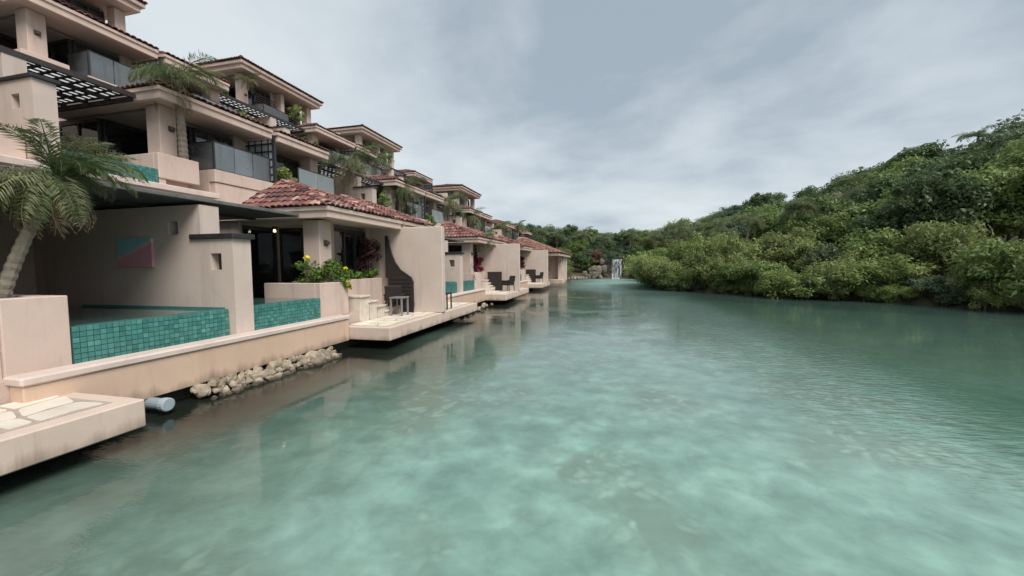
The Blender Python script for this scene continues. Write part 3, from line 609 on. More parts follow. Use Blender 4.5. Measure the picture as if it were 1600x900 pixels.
# ------------------------------------------------------------------ ground-floor villa
BASE = (-10.0, 6.0, 0.6)
def ground_unit(m, oy, label, single):
    U = thing('waterside_villa', label, 'villa', (BASE[0], BASE[1]+oy, BASE[2]), 'ground-floor villas along the water')
    B = BASE
    # sea wall and floor under the terrace
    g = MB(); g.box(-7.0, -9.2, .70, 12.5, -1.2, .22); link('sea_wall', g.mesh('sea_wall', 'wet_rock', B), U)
    g = MB(); g.box(-7.0, -13.4, .70, 12.48, .24, .86); link('floor_slab', g.mesh('floor_slab', 'stucco_old', B), U)
    g = MB(); g.box(-8.9, -13.2, 8.66, 12.4, .862, 1.12); g.box(-9.0, -13.2, .72, 3.78, .862, 1.12); g.box(-11.2, -13.2, 3.78, 8.66, .862, 1.12)
    link('terrace_floor', g.mesh('terrace_floor', 'deck_stucco', B), U)
    # parapet and coping
    g = MB(); g.box(-6.75, -7.0, 3.1, 9.15, .23, .80, .012); link('parapet', g.mesh('parapet', 'stucco_salmon', B), U)
    g = MB(); g.box(-6.715, -7.06, 3.07, 9.17, .802, .915, .025); link('coping', g.mesh('coping', 'coping', B), U)
    # palm planter
    g = MB()
    g.box(-7.2, -7.4, 3.165, 3.8, .6, 1.84, .012); g.box(-7.2, -7.4, .72, 3.15, .6, 1.22, .012); g.box(-7.2, -7.4, .72, 3.15, 1.235, 1.84, .012); g.box(-7.22, -7.39, .75, 3.7, .65, 1.8); g.box(-7.41, -8.9, 3.62, 3.8, .6, 1.84, .012)
    g.box(-7.41, -8.9, .72, .9, .6, 1.84); g.box(-8.72, -8.9, .91, 3.61, .6, 1.84)
    pl = link('planter', g.mesh('planter', 'stucco', B), U)
    g = MB(); g.box(-7.41, -8.71, .91, 3.61, 1.5, 1.76); link('soil', g.mesh('soil', 'earth', B), pl)
    # pools
    tile_wall(U, B, -7.2, 3.815, 6.13, .862, 1.40, single, 7)
    tile_wall(U, B, -7.2, 6.57, 8.645, .862, 1.40, single, 7)
    for (a, b) in ((3.815, 6.13), (6.57, 8.645)):
        g = MB(); g.box(-7.40, -11.2, a, b, .9, 1.385); link('pool_water', g.mesh('pool_water', 'pool_water', B), U)
    g = MB(); g.box(-7.3, -11.2, 6.132, 6.146, 1.36, 1.425); link('tile_band', g.mesh('tile_band', 'teal_tiles', B), U)
    # stepped wall with openings
    g = MB(); niche_wall(g, 6.15, 6.55, -12.95, -7.82, -7.05, .862, 2.76, 3.44, (-7.60, -7.33, 2.16, 2.48), (-8.64, -8.39, 2.87, 3.13))
    link('stepped_wall', g.mesh('stepped_wall', 'stucco_wall', B), U)
    g = MB(); g.box(-8.06, -6.98, 6.10, 6.60, 2.762, 2.86, .01); link('wall_cap', g.mesh('wall_cap', 'dark_metal', B), U)
    # flower planter with the pillar
    g = MB(); g.box(-7.195, -7.35, 8.66, 9.78, .862, 1.78, .012); g.box(-7.351, -8.95, 8.66, 8.82, .862, 1.78, .012); g.box(-7.351, -8.95, 9.62, 9.78, .862, 1.78, .012)
    pl = link('planter', g.mesh('planter', 'stucco', B), U)
    g = MB(); g.box(-7.351, -8.9, 8.83, 9.61, 1.3, 1.70); link('soil', g.mesh('soil', 'earth', B), pl)
    g = MB(); g.box(-7.6, -8.12, 9.18, 9.66, 1.70, 3.46, .015); link('pillar', g.mesh('pillar', 'stucco', B), U)
    # steps and second planter
    for i in range(4):
        g = MB(); zt = 1.36-i*.185; y0 = 9.95+i*.42
        g.box(-6.95, -7.75-.0, y0, y0+.42+.03 if i < 3 else y0+.45, .602, zt-.06, .008); g.box(-6.90, -7.75, y0-.03, y0+.45, zt-.058, zt, .012)
        link('step', g.mesh('step', 'step_stone', B), U)
    g = MB(); g.box(-7.8, -8.18, 9.785, 10.35, .602, 1.5); link('stair_cheek', g.mesh('stair_cheek', 'stucco', B), U)
    g = MB(); g.box(-7.78, -7.95, 10.37, 12.44, .602, 1.80, .012); g.box(-7.951, -8.19, 10.37, 10.52, .602, 1.80, .012); pl = link('planter', g.mesh('planter', 'stucco', B), U)
    g = MB(); g.box(-7.951, -8.19, 10.53, 12.30, 1.3, 1.70); link('soil', g.mesh('soil', 'earth', B), pl)
    each('wall', 'stucco_old', U, B, [(-8.20, -13.2, 12.32, 12.46, 1.12, 3.58), (-8.20, -8.42, 12.2, 12.315, 1.12, 3.58), (-8.225, -8.36, 10.545, 12.195, 1.12, 1.715), (-8.20, -8.42, 10.40, 10.54, 1.12, 3.58), (-10.1, -10.34, 10.40, 10.62, 1.12, 3.58), (-13.0, -13.2, 6.56, 12.3, 1.12, 3.58), (-13.0, -13.2, 0.75, 2.9, 1.12, 3.58), (-10.2, -12.98, 9.1, 9.22, 1.12, 3.58), (-9.0, -12.98, 2.92, 3.1, 1.12, 3.58)])
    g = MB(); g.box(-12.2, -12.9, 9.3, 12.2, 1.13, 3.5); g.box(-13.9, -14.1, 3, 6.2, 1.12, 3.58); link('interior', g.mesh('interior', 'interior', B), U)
    each('ceiling', 'interior_wall', U, B, [(-8.45, -12.99, 9.23, 12.19, 3.41, 3.5), (-8.6, -12.99, 0.75, 2.9, 3.40, 3.5), (-12.3, -14.0, 3.1, 6.12, 3.42, 3.5)])
    g = MB(); g.box(-8.45, -12.98, 9.23, 12.19, 1.121, 1.14); link('room_floor', g.mesh('room_floor', 'interior_wall', B), U)
    glazed(U, B, 'x', -8.29, 10.545, 12.195, 1.72, 3.40, 3, name='window')
    glazed(U, B, 'y', 10.47, -8.43, -10.09, 1.14, 3.40, 2, name='window')
    glazed(U, B, 'x', -10.22, 9.23, 10.39, 1.14, 3.40, 1, name='glass_door')
    glazed(U, B, 'x', -13.0, 3.12, 6.12, 1.14, 3.40, 4, name='glass_door')
    glazed(U, B, 'x', -9.0, .78, 2.85, 1.14, 3.40, 3, name='glass_door')
    g = MB()
    for (cxx, a, b) in ((-8.44, 10.62, 11.75), (-10.4, 9.95, 10.38)):
        n = 9
        for i in range(n):
            p, q = a+(b-a)*i/n, a+(b-a)*(i+1)/n; g.face([(cxx-.04*(i % 2), p, 1.2), (cxx-.04*((i+1) % 2), q, 1.2), (cxx-.04*((i+1) % 2), q, 3.38), (cxx-.04*(i % 2), p, 3.38)])
    link('curtain', g.mesh('curtain', 'curtain', B), U)
    # dark boarded awning over the pools
    aw = MB(); aw.box(-7.78, -7.86, 3.0, 8.70, 3.50, 3.575, .01); o = link('awning', aw.mesh('awning', 'gutter', B), U)
    y = 3.02
    if single:
        g = MB(); g.box(-.12, .12, 0, 5.0, 0, .03)
        while y < 8.7:
            b_ = MB(); b_.box(-7.87, -12.9, y, y+.232, 3.505, 3.545); link('plank', b_.mesh('plank', 'awning_dark', B), o); y += .24
    else:
        b_ = MB(); b_.box(-7.87, -12.9, 3.02, 8.7, 3.505, 3.545); link('boards', b_.mesh('boards', 'awning_dark', B), o)
    for xx in (-9.2, -10.6, -12.0):
        b_ = MB(); b_.box(xx-.05, xx+.05, 3.02, 8.7, 3.452, 3.503); link('beam', b_.mesh('beam', 'dark_wood', B), o)
    # roofs
    eave_roof(U, B, -7.0, 8.8, 12.47, 3.46, 3.74, .95, 2.4, 1.25, single, 11, ext=.4, right_hip=2.3)
    eave_roof(U, B, -7.0, .74, 2.95, 3.46, 3.74, .95, 2.4, False, False, 11, ext=.4, right_hip=1.0)
    return U

# ------------------------------------------------------------------ upper apartments (same plan, stepped back and up)
UO = lambda k, oy: (-5.4*k, oy, 3.62*k)
def upper_unit(label, single, top=False, group='apartments stepped up the terraces', first=False):
    B = BASE
    U = thing('terrace_apartment', label, 'apartment', BASE, group)
    g = MB(); g.box(-7.26, -7.5, -.0, 12.8, -2.4, 1.0); g.box(-7.5, -13.5, 0, 12.8, .7, 1.0); link('base_wall', g.mesh('base_wall', 'stucco', B), U)
    yend = 12.8
    each('parapet', 'stucco', U, B, [(-7.2, -7.42, 10.5, yend, .55, 1.38, .012), (-7.16, -7.42, 10.46, yend, 1.395, 1.80, .015), (-7.421, -8.3, 10.46, 10.62, .55, 1.80), (-7.2, -7.42, .002, 3.72, .55, 1.38, .012), (-7.16, -7.42, .002, 3.76, 1.395, 1.80, .015)])
    g = MB(); g.box(-6.8, -7.25, 3.3, 10.3, .78, .95, .02); link('coping', g.mesh('coping', 'coping', B), U)
    g = MB(); g.box(-7.18, -7.36, 8.8, 9.97, 1.18, 1.9, .015); g.box(-7.361, -8.6, 8.8, 8.97, 1.18, 1.9, .015); g.box(-7.361, -8.6, 9.8, 9.97, 1.18, 1.9, .015); g.box(-7.42, -8.6, 8.98, 9.79, 1.0, 1.8)
    g.box(-7.22, -8.5, 8.82, 9.0, 1.0, 1.18)
    link('planter', g.mesh('planter', 'stucco', B), U)
    tile_wall(U, B, -7.2, 6.57, 8.78, .94, 1.42, False, 6)
    g = MB(); g.box(-7.2, -7.42, 3.0, 6.13, .955, 1.62, .012); link('parapet', g.mesh('parapet', 'stucco', B), U)
    g = MB(); g.box(-7.42, -11.0, 6.57, 8.79, 1.0, 1.40); link('pool_water', g.mesh('pool_water', 'pool_water', B), U)
    g = MB(); niche_wall(g, 6.15, 6.55, -12.0, -7.82, -6.9, .951, 2.78, 3.46, (-7.60, -7.33, 2.16, 2.48), (-8.64, -8.39, 2.87, 3.13)); link('stepped_wall', g.mesh('stepped_wall', 'stucco_wall', B), U)
    g = MB(); g.box(-8.06, -6.83, 6.10, 6.60, 2.782, 2.86, .01); link('wall_cap', g.mesh('wall_cap', 'dark_metal', B), U)
    zt = 4.22 if top else 3.44
    each('pillar', 'stucco', U, B, [(-7.6, -8.12, 9.18, 9.66, 1.80, zt, .015)]+([(-7.6, -8.1, 12.45, 12.75, 1.0, zt), (-7.6, -8.1, 15.05, 15.5, 1.0, zt)] if top else [(-7.6, -8.12, 2.5, 2.96, 1.0, zt, .015)]))
    ye = 15.4 if top else 12.45
    each('wall', 'stucco_old', U, B, [(-13.0, -13.3, 0, ye, 1.0, zt), (-8.15, -13.0, 12.3, 12.49, 1.0, zt), (-8.15, -8.35, 12.08, 12.29, 1.0, zt), (-8.36, -12.98, 12.08, 12.1, 1.0, zt)]
         + ([(-8.5, -13, 15.0, 15.2, 1.0, zt)] if top else [(-8.5, -13, 0, .15, 1.0, zt), (-8.15, -8.35, .16, .36, 1.0, zt), (-8.5, -13, 2.95, 3.1, 1.0, zt)]))
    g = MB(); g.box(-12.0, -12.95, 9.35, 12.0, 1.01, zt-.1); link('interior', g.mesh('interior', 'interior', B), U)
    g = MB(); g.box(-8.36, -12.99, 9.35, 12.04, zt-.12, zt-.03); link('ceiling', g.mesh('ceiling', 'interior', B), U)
    wt = 3.30 if not top else 4.0
    glazed(U, B, 'x', -8.25, 10.70, 12.07, 1.02, wt, 3, name='window', hbar=3.0 if top else None)
    glazed(U, B, 'y', 10.65, -8.30, -10.14, 1.02, wt, 2, name='window')
    glazed(U, B, 'x', -10.2, 9.35, 10.65, 1.02, wt, 1, name='glass_door')
    glazed(U, B, 'y', 9.3, -10.25, -12.9, 1.02, wt, 3, name='glass_door')
    if top:
        glazed(U, B, 'x', -8.25, 12.55, 14.98, 1.02, wt, 4, name='window', hbar=3.0)
        sl = MB()
        for k in range(6): sl.box(-8.13, -8.17, 10.8, 14.9, 2.75+k*.16, 2.82+k*.16)
        link('shutter_slats', sl.mesh('shutter_slats', 'wood_slat', B), U)
    else:
        glazed(U, B, 'x', -8.25, .37, 2.48, 1.02, wt, 3, name='window')
    g = MB(); cxx = -8.40
    for i in range(14):
        p, q = 10.78+.07*i, 10.78+.07*(i+1); g.face([(cxx-.04*(i % 2), p, 1.1), (cxx-.04*((i+1) % 2), q, 1.1), (cxx-.04*((i+1) % 2), q, wt-.05), (cxx-.04*(i % 2), p, wt-.05)])
    link('curtain', g.mesh('curtain', 'curtain', B), U)
    g = MB(); cxx = -10.36
    for i in range(8):
        p, q = 9.95+.07*i, 9.95+.07*(i+1); g.face([(cxx-.04*(i % 2), p, 1.1), (cxx-.04*((i+1) % 2), q, 1.1), (cxx-.04*((i+1) % 2), q, wt-.05), (cxx-.04*(i % 2), p, wt-.05)])
    link('curtain', g.mesh('curtain', 'curtain', B), U)
    railing(U, B, [(-8.3, 10.57), (-7.3, 10.57), (-7.3, 12.78)], 1.82, 2.72, (1, 3))
    railing(U, B, [(-7.3, 1.42), (-7.3, 3.66)], 1.82, 2.72, (2,), 'rail_frosted')
    if not top or first: lattice(U, B, 'y', 12.9, -8.65, -7.12, 1.85, 3.62)
    if not top: pergola(U, B, -7.8, -12.3, 3.0, 8.74, 3.46, single)
    if top:
        fx = MB(); x0, x1, y0, y1 = -6.9, -13.6, 8.62, 15.75
        fx.box(x0, x0-.25, y0, y1, 4.22, 4.48, .02); fx.box(x0-.251, x1, y0, y0+.25, 4.22, 4.48, .02); fx.box(x0-.251, x1, y1-.25, y1, 4.22, 4.48, .02)
        fx.box(x0+.14, x0-.12, y0-.14, y1+.14, 4.482, 4.68, .02); fx.box(x0-.121, x1, y0-.14, y0+.12, 4.482, 4.68, .02); fx.box(x0-.121, x1, y1-.12, y1+.14, 4.482, 4.68, .02)
        link('fascia', fx.mesh('fascia', 'stucco', B), U)
        so = MB(); so.box(x0-.25, x1, y0+.25, y1-.25, 4.25, 4.34); link('soffit', so.mesh('soffit', 'soffit', B), U)
        E0, E1 = Vector((x0+.18, y0-.18, 4.70)), Vector((x0+.18, y1+.18, 4.70)); E2, E3 = Vector((x1, y1+.18, 4.70)), Vector((x1, y0-.18, 4.70))
        A, C_ = Vector((-10.3, 11.6, 5.55)), Vector((-10.3, 12.8, 5.55))
        sh = MB(); sh.face([E0, E1, C_, A]); sh.face([E1, E2, C_]); sh.face([E3, E0, A]); sh.face([E2, E3, A, C_])
        rf = link('roof', sh.mesh('roof', 'roof_orange', B, fix=False), U)
        def okf(p):
            tt = (E0.x-p.x)/(E0.x-A.x); return tt < 1 and E0.y+tt*(A.y-E0.y) < p.y < E1.y-tt*(E1.y-C_.y)
        def okl(p):
            tt = (p.y-E0.y)/(A.y-E0.y); return tt < 1 and p.x < E0.x-tt*(E0.x-A.x) and p.x > x1+tt*(A.x-x1)
        Ms = plane_tiles(E0, E1, Vector((A.x-E0.x, 0, .85)), okf, 14) + plane_tiles(E3, E0, Vector((0, A.y-E0.y, .85)), okl, 13)
        hv = (A-E0); hl = hv.length; hv.normalize(); side = hv.cross(Vector((0, 0, 1))).normalized(); nr = side.cross(hv)
        for i in range(int(hl/.3)):
            m3 = Matrix((side, hv, nr)).transposed().to_4x4(); m3.translation = E0+hv*(i*.3)+nr*.06; Ms.append(m3)
        tm = MB()
        for m_ in Ms: add_tile(tm, m_)
        tag(link('roof_tiles', tm.mesh('roof_tiles', 'roof_orange', B), rf), kind='stuff')
    else:
        eave_roof(U, B, -7.0, 8.8, 12.66, 3.40, 3.72, 1.0, 3.4, True, False, 5)
        eave_roof(U, B, -7.0, .15, 2.96, 3.40, 3.72, 1.0, 3.4, False, False, 5)
    return U

ORD = ['nearest', 'second', 'third', 'fourth', 'farthest']
GY = [0.0, 11.9, 23.8]
ground_unit(0, GY[0], 'nearest ground-floor villa with teal plunge pools and red hip roof', True)
ground_unit(1, GY[1], 'second ground-floor villa along the water, just past the tall bare privacy wall', False)
ground_unit(2, GY[2], 'third ground-floor villa along the water, with dark red plants on its terrace', False)
def place(U, k, oy):
    d = UO(k, oy); U.location = (BASE[0]+d[0], BASE[1]+d[1], BASE[2]+d[2])
nearU = upper_unit('second-storey apartment directly above the nearest villa, with wide lattice pergola and grey glass balcony', True); place(nearU, 1, 0)
protoU = upper_unit('second-storey apartment past the black lattice screen, with stepped cream wall', False); place(protoU, 1, 12.8)
topU = upper_unit('top-storey apartment at the upper left corner, cut by the picture edge', False, True); place(topU, 3, 0)
bpy.context.view_layer.update()
cm = childmap()
for (src, k, oy, lab) in [
    (protoU, 1, 25.6, 'third second-storey apartment along the row, behind a tall lattice screen'),
    (protoU, 1, 38.4, 'fourth second-storey apartment along the row, small in the distance'),
    (protoU, 1, 51.2, 'farthest second-storey apartment, at the low end of the terraces'),
    (nearU, 2, 0, 'third-storey apartment in the upper left, under the roof edge below the open sky'),
    (protoU, 2, 12.8, 'third-storey apartment beneath the first gabled top roof, beside a bright fern'),
    (protoU, 2, 25.6, 'third-storey apartment beneath the second top roof along the row'),
    (topU, 3, 12.8, 'top-storey apartment with broad tiled roof, first one seen whole against the sky'),
    (topU, 3, 25.6, 'top-storey apartment with tiled roof, second one seen whole against the sky'),
    (topU, 2, 37.6, 'last apartment with an orange tiled roof against the sky, lowest of the top roofs')]:
    c = copy_tree(src, cm); c['label'] = lab; place(c, k, oy)

# ------------------------------------------------------------------ privacy walls and decks
def wall_thing(y, label, x0=-5.52, x1=-8.44, z1=3.53, th=.25, z0=.604, mtl='stucco_wall'):
    t = MB(); t.box(x0, x1, 0, th, 0, z1-z0, .02)
    o = link('privacy_wall', t.mesh('privacy_wall', mtl), None, (0, y, z0)); tag(o, label, 'wall', 'privacy walls between the villas'); return o
wall_thing(12.5, 'tall bare pink privacy wall standing on the deck beside the dark wicker screen')
wall_thing(24.25, 'bare pink privacy wall between the second and third villas')
wall_thing(36.0, 'last bare pink privacy wall, before the small end house')
def deck(y0, y1, label, stones=True, nst=1):
    D = thing('waterside_deck', label, 'deck', (-6.1, (y0+y1)/2, .25), 'stone decks over the water')
    B = (-6.1, (y0+y1)/2, .25)
    g = MB(); g.box(-5.56, -6.98, y0, y1, .25, .595, .015); link('slab', g.mesh('slab', 'deck_stucco', B), D)
    g = MB(); g.box(-5.78, -6.97, y0+.2, y1-.2, .590, .6025); link('mortar_bed', g.mesh('mortar_bed', 'mortar', B), D)
    # irregular flagstones: jittered grid of cells pulled apart by the joints
    ny, nx = max(2, int((y1-y0)/.5)), 3
    P = {}
    for i in range(nx+1):
        for j in range(ny+1):
            x = -6.96+(1.16)*i/nx; y = y0+.22+(y1-y0-.44)*j/ny
            if 0 < i < nx: x += random.uniform(-.13, .13); y += random.uniform(-.1, .1)
            if 0 < j < ny: y += random.uniform(-.14, .14); x += random.uniform(-.05, .05) if 0 < i < nx else 0
            P[i, j] = Vector((x, y))
    for i in range(nx):
        for j in range(ny):
            q = [P[i, j], P[i+1, j], P[i+1, j+1], P[i, j+1]]
            if random.random() < .45:   # a bent side makes five-cornered stones
                mid = (q[1]+q[2])/2+Vector((random.uniform(-.05, .0), random.uniform(-.06, .06))); q = [q[0], q[1], mid, q[2], q[3]]
            c = sum(q, Vector((0, 0)))/len(q); q = [c+(p-c)*(1-.03/max(.12, (p-c).length)) for p in q]
            rr = []
            for a in range(len(q)):     # round every corner
                p, pr, nx_ = q[a], q[a-1], q[(a+1) % len(q)]
                rr += [p+(pr-p)*.16, p+((pr-p)+(nx_-p))*.035, p+(nx_-p)*.16]
            g = MB(); g.extrude([tuple(v) for v in rr], 'z', .6, .6085+random.uniform(0, .006)); link('flagstone', g.mesh('flagstone', 'flagstone', B), D)
    return D
deck(-3.6, 3.58, 'white flagstone deck jutting out over the water in the near left corner')
deck(9.18, 16.2, 'pale stone deck below the steps and the tall privacy wall')
deck(21.0, 27.4, 'second villa deck with a wicker chair over the water')
deck(32.9, 37.6, 'small far deck with a dark chair before the end house')
# painting
t = MB(); t.box(-10.0, -9.05, 6.10, 6.147, 2.23, 2.82)
o = link('painting', t.mesh('painting', ['painting'], (-9.5, 6.12, 2.5)), None, (-9.5, 6.12, 2.5)); tag(o, 'teal and pink abstract painting hung on the shaded terrace wall', 'painting')
# wall lamps
lm = MB(); lm.box(0, .10, -.06, .06, -.05, .05, .01); lm.box(-.004, .012, -.08, .08, -.08, .08); LM = lm.mesh('wall_lamp', 'lamp_metal')
for (x, y, z, lab) in [(-7.598, 9.42, 2.85, 'small bronze wall lamp on the ground-floor pillar above the yellow flowers'),
                       (-12.998, 9.5, 6.42, 'small bronze wall lamp on the second-storey pillar beside the palm trunk'),
                       (-18.398, 9.42, 9.98, 'small bronze wall lamp on the upper left pillar'),
                       (-7.598, 21.3, 2.85, 'small bronze wall lamp on the second villa pillar'),
                       (-23.798, 22.25, 13.75, 'tiny wall lamp on the top-storey pillar under a hanging plant')]:
    tag(link('wall_lamp', LM, None, (x, y, z)), lab, 'lamp', 'wall lamps on the pillars')
s = MB(); s.tube([(0, 0, 0), (0, 0, .05), (0, 0, .08)], [.035, .035, .015], 10)
L_ = thing('ceiling_lamp', 'small lit ceiling lamp inside the nearest villa terrace', 'lamp', (-9.75, 9.9, 3.34))
link('bulb', s.mesh('bulb', 'bulb'), L_, (0, 0, -.09)); s = MB(); s.tube([(0, 0, -.01), (0, 0, .07)], .07, 10); link('housing', s.mesh('housing', 'dark_metal'), L_)
# pipe
s = MB(); n = 16
s.tube([(-.9, 0, 0), (.06, 0, 0)], .085, n); p_ = thing('drain_pipe', 'pale blue drain pipe sticking out under the near deck corner', 'pipe', (-6.55, 4.42, .16))
link('tube', s.mesh('tube', 'pvc_pipe', smooth=False), p_); s = MB(); s.tube([(.02, 0, 0), (.06, 0, 0), (.14, 0, 0), (.15, 0, 0)], [.09, .10, .10, .085], n); link('end_cap', s.mesh('end_cap', 'pipe_cap'), p_)

# ------------------------------------------------------------------ rocks under the parapet
def rock_mesh(seed, sub=2, mtl='rock', amp=.28):
    bm = bmesh.new(); bmesh.ops.create_icosphere(bm, subdivisions=sub, radius=1)
    rr = random.Random(seed); off = Vector((rr.uniform(-50, 50), rr.uniform(-50, 50), rr.uniform(-50, 50)))
    pl = [Vector((rr.gauss(0, 1), rr.gauss(0, 1), rr.gauss(0, 1))).normalized() for _ in range(7)]
    for v in bm.verts:
        p = v.co.copy(); s_ = 1+amp*noise.noise(p*1.3+off)
        p *= s_
        for q in pl:
            d = p.dot(q)-.60
            if d > 0: p -= q*d*.85
        v.co = p
    me = bpy.data.meshes.new('rock'); bm.to_mesh(me); bm.free(); me.materials.append(MAT[mtl]); return me
RK = [rock_mesh(i) for i in range(8)]
rr = random.Random(3)
for i in range(200):
    tt = i/200; y = 5.1+tt*3.25+rr.uniform(-.12, .12); row = rr.choice((0, 0, 1, 1, 2, 2))
    s_ = rr.uniform(.045, .105) * (1.6 if rr.random() < .12 else 1)
    x = -6.45-row*.14+rr.uniform(-.06, .06); z = -.01+row*.085+rr.uniform(-.02, .03)
    o = link('rock', RK[i % 8], None, (x, y, z), (rr.uniform(0, 6), rr.uniform(0, 6), rr.uniform(0, 6)), (s_*rr.uniform(.9, 1.3), s_, s_*rr.uniform(.7, 1)))
    tag(o, 'pale limestone rock '+('half sunk at the waterline', 'in the middle layer', 'in the top layer')[row]+' under the salmon parapet, '+('nearest the drain pipe' if tt < .33 else 'midway along' if tt < .67 else 'nearest the deck'), 'rock', 'rocks under the parapet')
for i in range(16):
    y = 16.2+i*.26; s_ = rr.uniform(.08, .15)
    tag(link('rock', RK[i % 8], None, (-6.2+rr.uniform(-.2, .1), y, .03+rr.uniform(0, .15)), (rr.uniform(0, 6), rr.uniform(0, 6), 0), (s_*1.2, s_, s_)), 'grey rock at the waterline under the second villa terrace', 'rock', 'rocks beyond the second deck')

# ------------------------------------------------------------------ outdoor furniture
def slab_curve(outline, th):  # thing lying in the x-z plane
    t = MB(); t.extrude(outline, 'y', 0, th); return t
scr = thing('wicker_screen', 'dark brown wicker screen with swooping top against the privacy wall', 'screen', (-7.0, 12.2, .61))
ol = [(-7.46, .61), (-6.56, .61), (-6.52, .9), (-6.53, 1.66), (-6.60, 1.80), (-6.75, 1.90), (-6.98, 2.05), (-7.18, 2.30), (-7.32, 2.62), (-7.42, 3.02), (-7.48, 3.25), (-7.55, 3.25), (-7.55, 1.80), (-7.46, 1.80)]
link('panel', slab_curve([(x+7.0, z-.61) for x, z in ol], .07).mesh('panel', 'wicker'), scr, (0, .1, 0))
for k in range(9):
    g = MB(); z = .12+k*.125; g.box(-.46, .44, -.015, 0.0, z, z+.10, .01); link('slat', g.mesh('slat', 'wicker'), scr, (0, .099, 0))
g = MB(); g.tube([(x+7.0, .12, z-.61) for x, z in ol[1:11]], .035, 8); link('rim', g.mesh('rim', 'wicker'), scr)
def armchair(loc, rz, label):
    A = thing('wicker_armchair', label, 'chair', loc, 'dark wicker chairs on the decks'); A.rotation_euler = (0, 0, rz)
    g = MB(); g.box(-.28, .28, -.27, .27, .36, .44, .02); link('seat', g.mesh('seat', 'wicker'), A)
    g = MB(); g.extrude([(.20, .44), (.26, .44), (.36, .92), (.33, .95), (.29, .92)], 'x', -.27, .27); link('backrest', g.mesh('backrest', 'wicker'), A)
    for s_ in (-1, 1):
        g = MB(); g.box(s_*.29-.035, s_*.29+.035, -.27, .30, .62, .67, .015); g.box(s_*.29-.02, s_*.29+.02, -.20, .22, .45, .62); link('armrest', g.mesh('armrest', 'wicker'), A)
        for y in (-.25, .24):
            g = MB(); g.tube([(s_*.27, y*1.05, 0), (s_*.27, y, .37 if y > 0 else .63)], [.022, .028], 8); link('leg', g.mesh('leg', 'wicker'), A)
    return A
def table(loc, label, mtl='table_metal', s_=.46, h=.60):
    A = thing('side_table', label, 'table', loc, 'side tables on the decks')
    g = MB(); g.box(-s_/2, s_/2, -s_/2, s_/2, h-.045, h, .008); link('tabletop', g.mesh('tabletop', mtl), A)
    for sx_ in (-1, 1):
        for sy in (-1, 1):
            g = MB(); g.box(sx_*(s_/2-.04)-.022, sx_*(s_/2-.04)+.022, sy*(s_/2-.04)-.022, sy*(s_/2-.04)+.022, 0, h-.046); link('leg', g.mesh('leg', mtl), A)
armchair((-7.02, 11.98, .612), R(200), 'dark wicker armchair tucked beside the swooping screen')
table((-6.62, 11.55, .612), 'light metal side table in front of the dark wicker screen')
table((-5.95, 13.6, .612), 'side table with thin dark legs past the tall privacy wall', 'dark_metal')
armchair((-6.05, 23.5, .612), R(250), 'dark wicker chair on the second villa deck')
scr2 = slab_curve([(-.5, 0), (.42, 0), (.42, 1.18), (-.5, 1.18)], .07)
SM = scr2.mesh('wicker_panel', 'wicker')
tag(link('wicker_screen', SM, None, (-7.0, 23.9, .612)), 'plain dark wicker panel behind the chair on the second deck', 'screen')
tag(link('wicker_screen', SM, None, (-7.0, 35.6, .612)), 'plain dark wicker panel on the small far deck', 'screen')
armchair((-6.2, 35.1, .612), R(250), 'dark wicker chair on the small far deck')

s = MB(); s.tube([(-7.05, 20.3, 1.42), (-7.55, 21.15, 2.35)], .025, 6); tag(link('pole', s.mesh('pole', 'table_metal')), 'pale pole leaning against the second villa pillar', 'pole')
# ------------------------------------------------------------------ end house at the far end of the row
EH = thing('end_house', 'small end house with stone base and tiled roof at the far end of the row', 'house', (-7.0, 42, 0))
B = (-7.0, 42, 0)
g = MB(); g.box(-4.75, -9.5, 40.4, 43.2, -.5, .66); link('stone_base', g.mesh('stone_base', 'deck_stucco', B), EH)
each('wall', 'stucco_wall', EH, B, [(-4.8, -6.0, 42.9, 43.15, .662, 3.3), (-6.0, -9.4, 42.9, 43.15, .662, 3.3), (-6.9, -7.2, 40.5, 42.9, .662, 3.3), (-5.0, -5.4, 42.3, 42.75, .662, 3.3), (-5.2, -9.4, 49.3, 49.5, .0, 3.2), (-5.2, -5.45, 43.2, 45.2, 0, 3.2), (-5.2, -5.45, 46.2, 49.3, 0, 3.2), (-5.2, -5.45, 45.2, 46.2, 2.5, 3.2)])
g = MB(); g.box(-5.5, -5.6, 45.1, 46.3, .1, 2.6); link('door', g.mesh('door', 'interior', B), EH)
sh = MB(); EZ = 3.32
a0, a1, a2, a3 = Vector((-4.5, 36.6, EZ)), Vector((-4.5, 47.5, EZ)), Vector((-13, 47.5, EZ)), Vector((-13, 36.6, EZ)); rA, rB = Vector((-8.7, 40.5, 5.0)), Vector((-8.7, 43.6, 5.0))
sh.face([a0, a1, rB, rA]); sh.face([a1, a2, rB]); sh.face([a3, a0, rA]); sh.face([a2, a3, rA, rB]); rf = link('roof', sh.mesh('roof', 'roof_orange', B, fix=False), EH)
fx = MB(); fx.box(-4.56, -4.75, 36.7, 47.4, 3.05, 3.30); fx.box(-4.75, -13, 36.7, 36.9, 3.05, 3.30); fx.box(-4.75, -13, 36.9, 47.4, 3.1, 3.2); link('fascia', fx.mesh('fascia', 'stucco', B), EH)
def okf(p): tt = (-4.5-p.x)/4.2; return tt < 1 and 36.6+tt*3.9 < p.y < 47.5-tt*3.9
def okl(p): tt = (p.y-36.6)/3.9; return tt < 1 and -13+tt*4.3 < p.x < -4.5-tt*4.2
tm = MB()
for m_ in plane_tiles(a0, a1, Vector((-4.2, 0, 1.68)), okf, 18)+plane_tiles(a3, a0, Vector((0, 3.9, 1.68)), okl, 17): add_tile(tm, m_)
tag(link('roof_tiles', tm.mesh('roof_tiles', 'roof_orange', B), rf), kind='stuff')
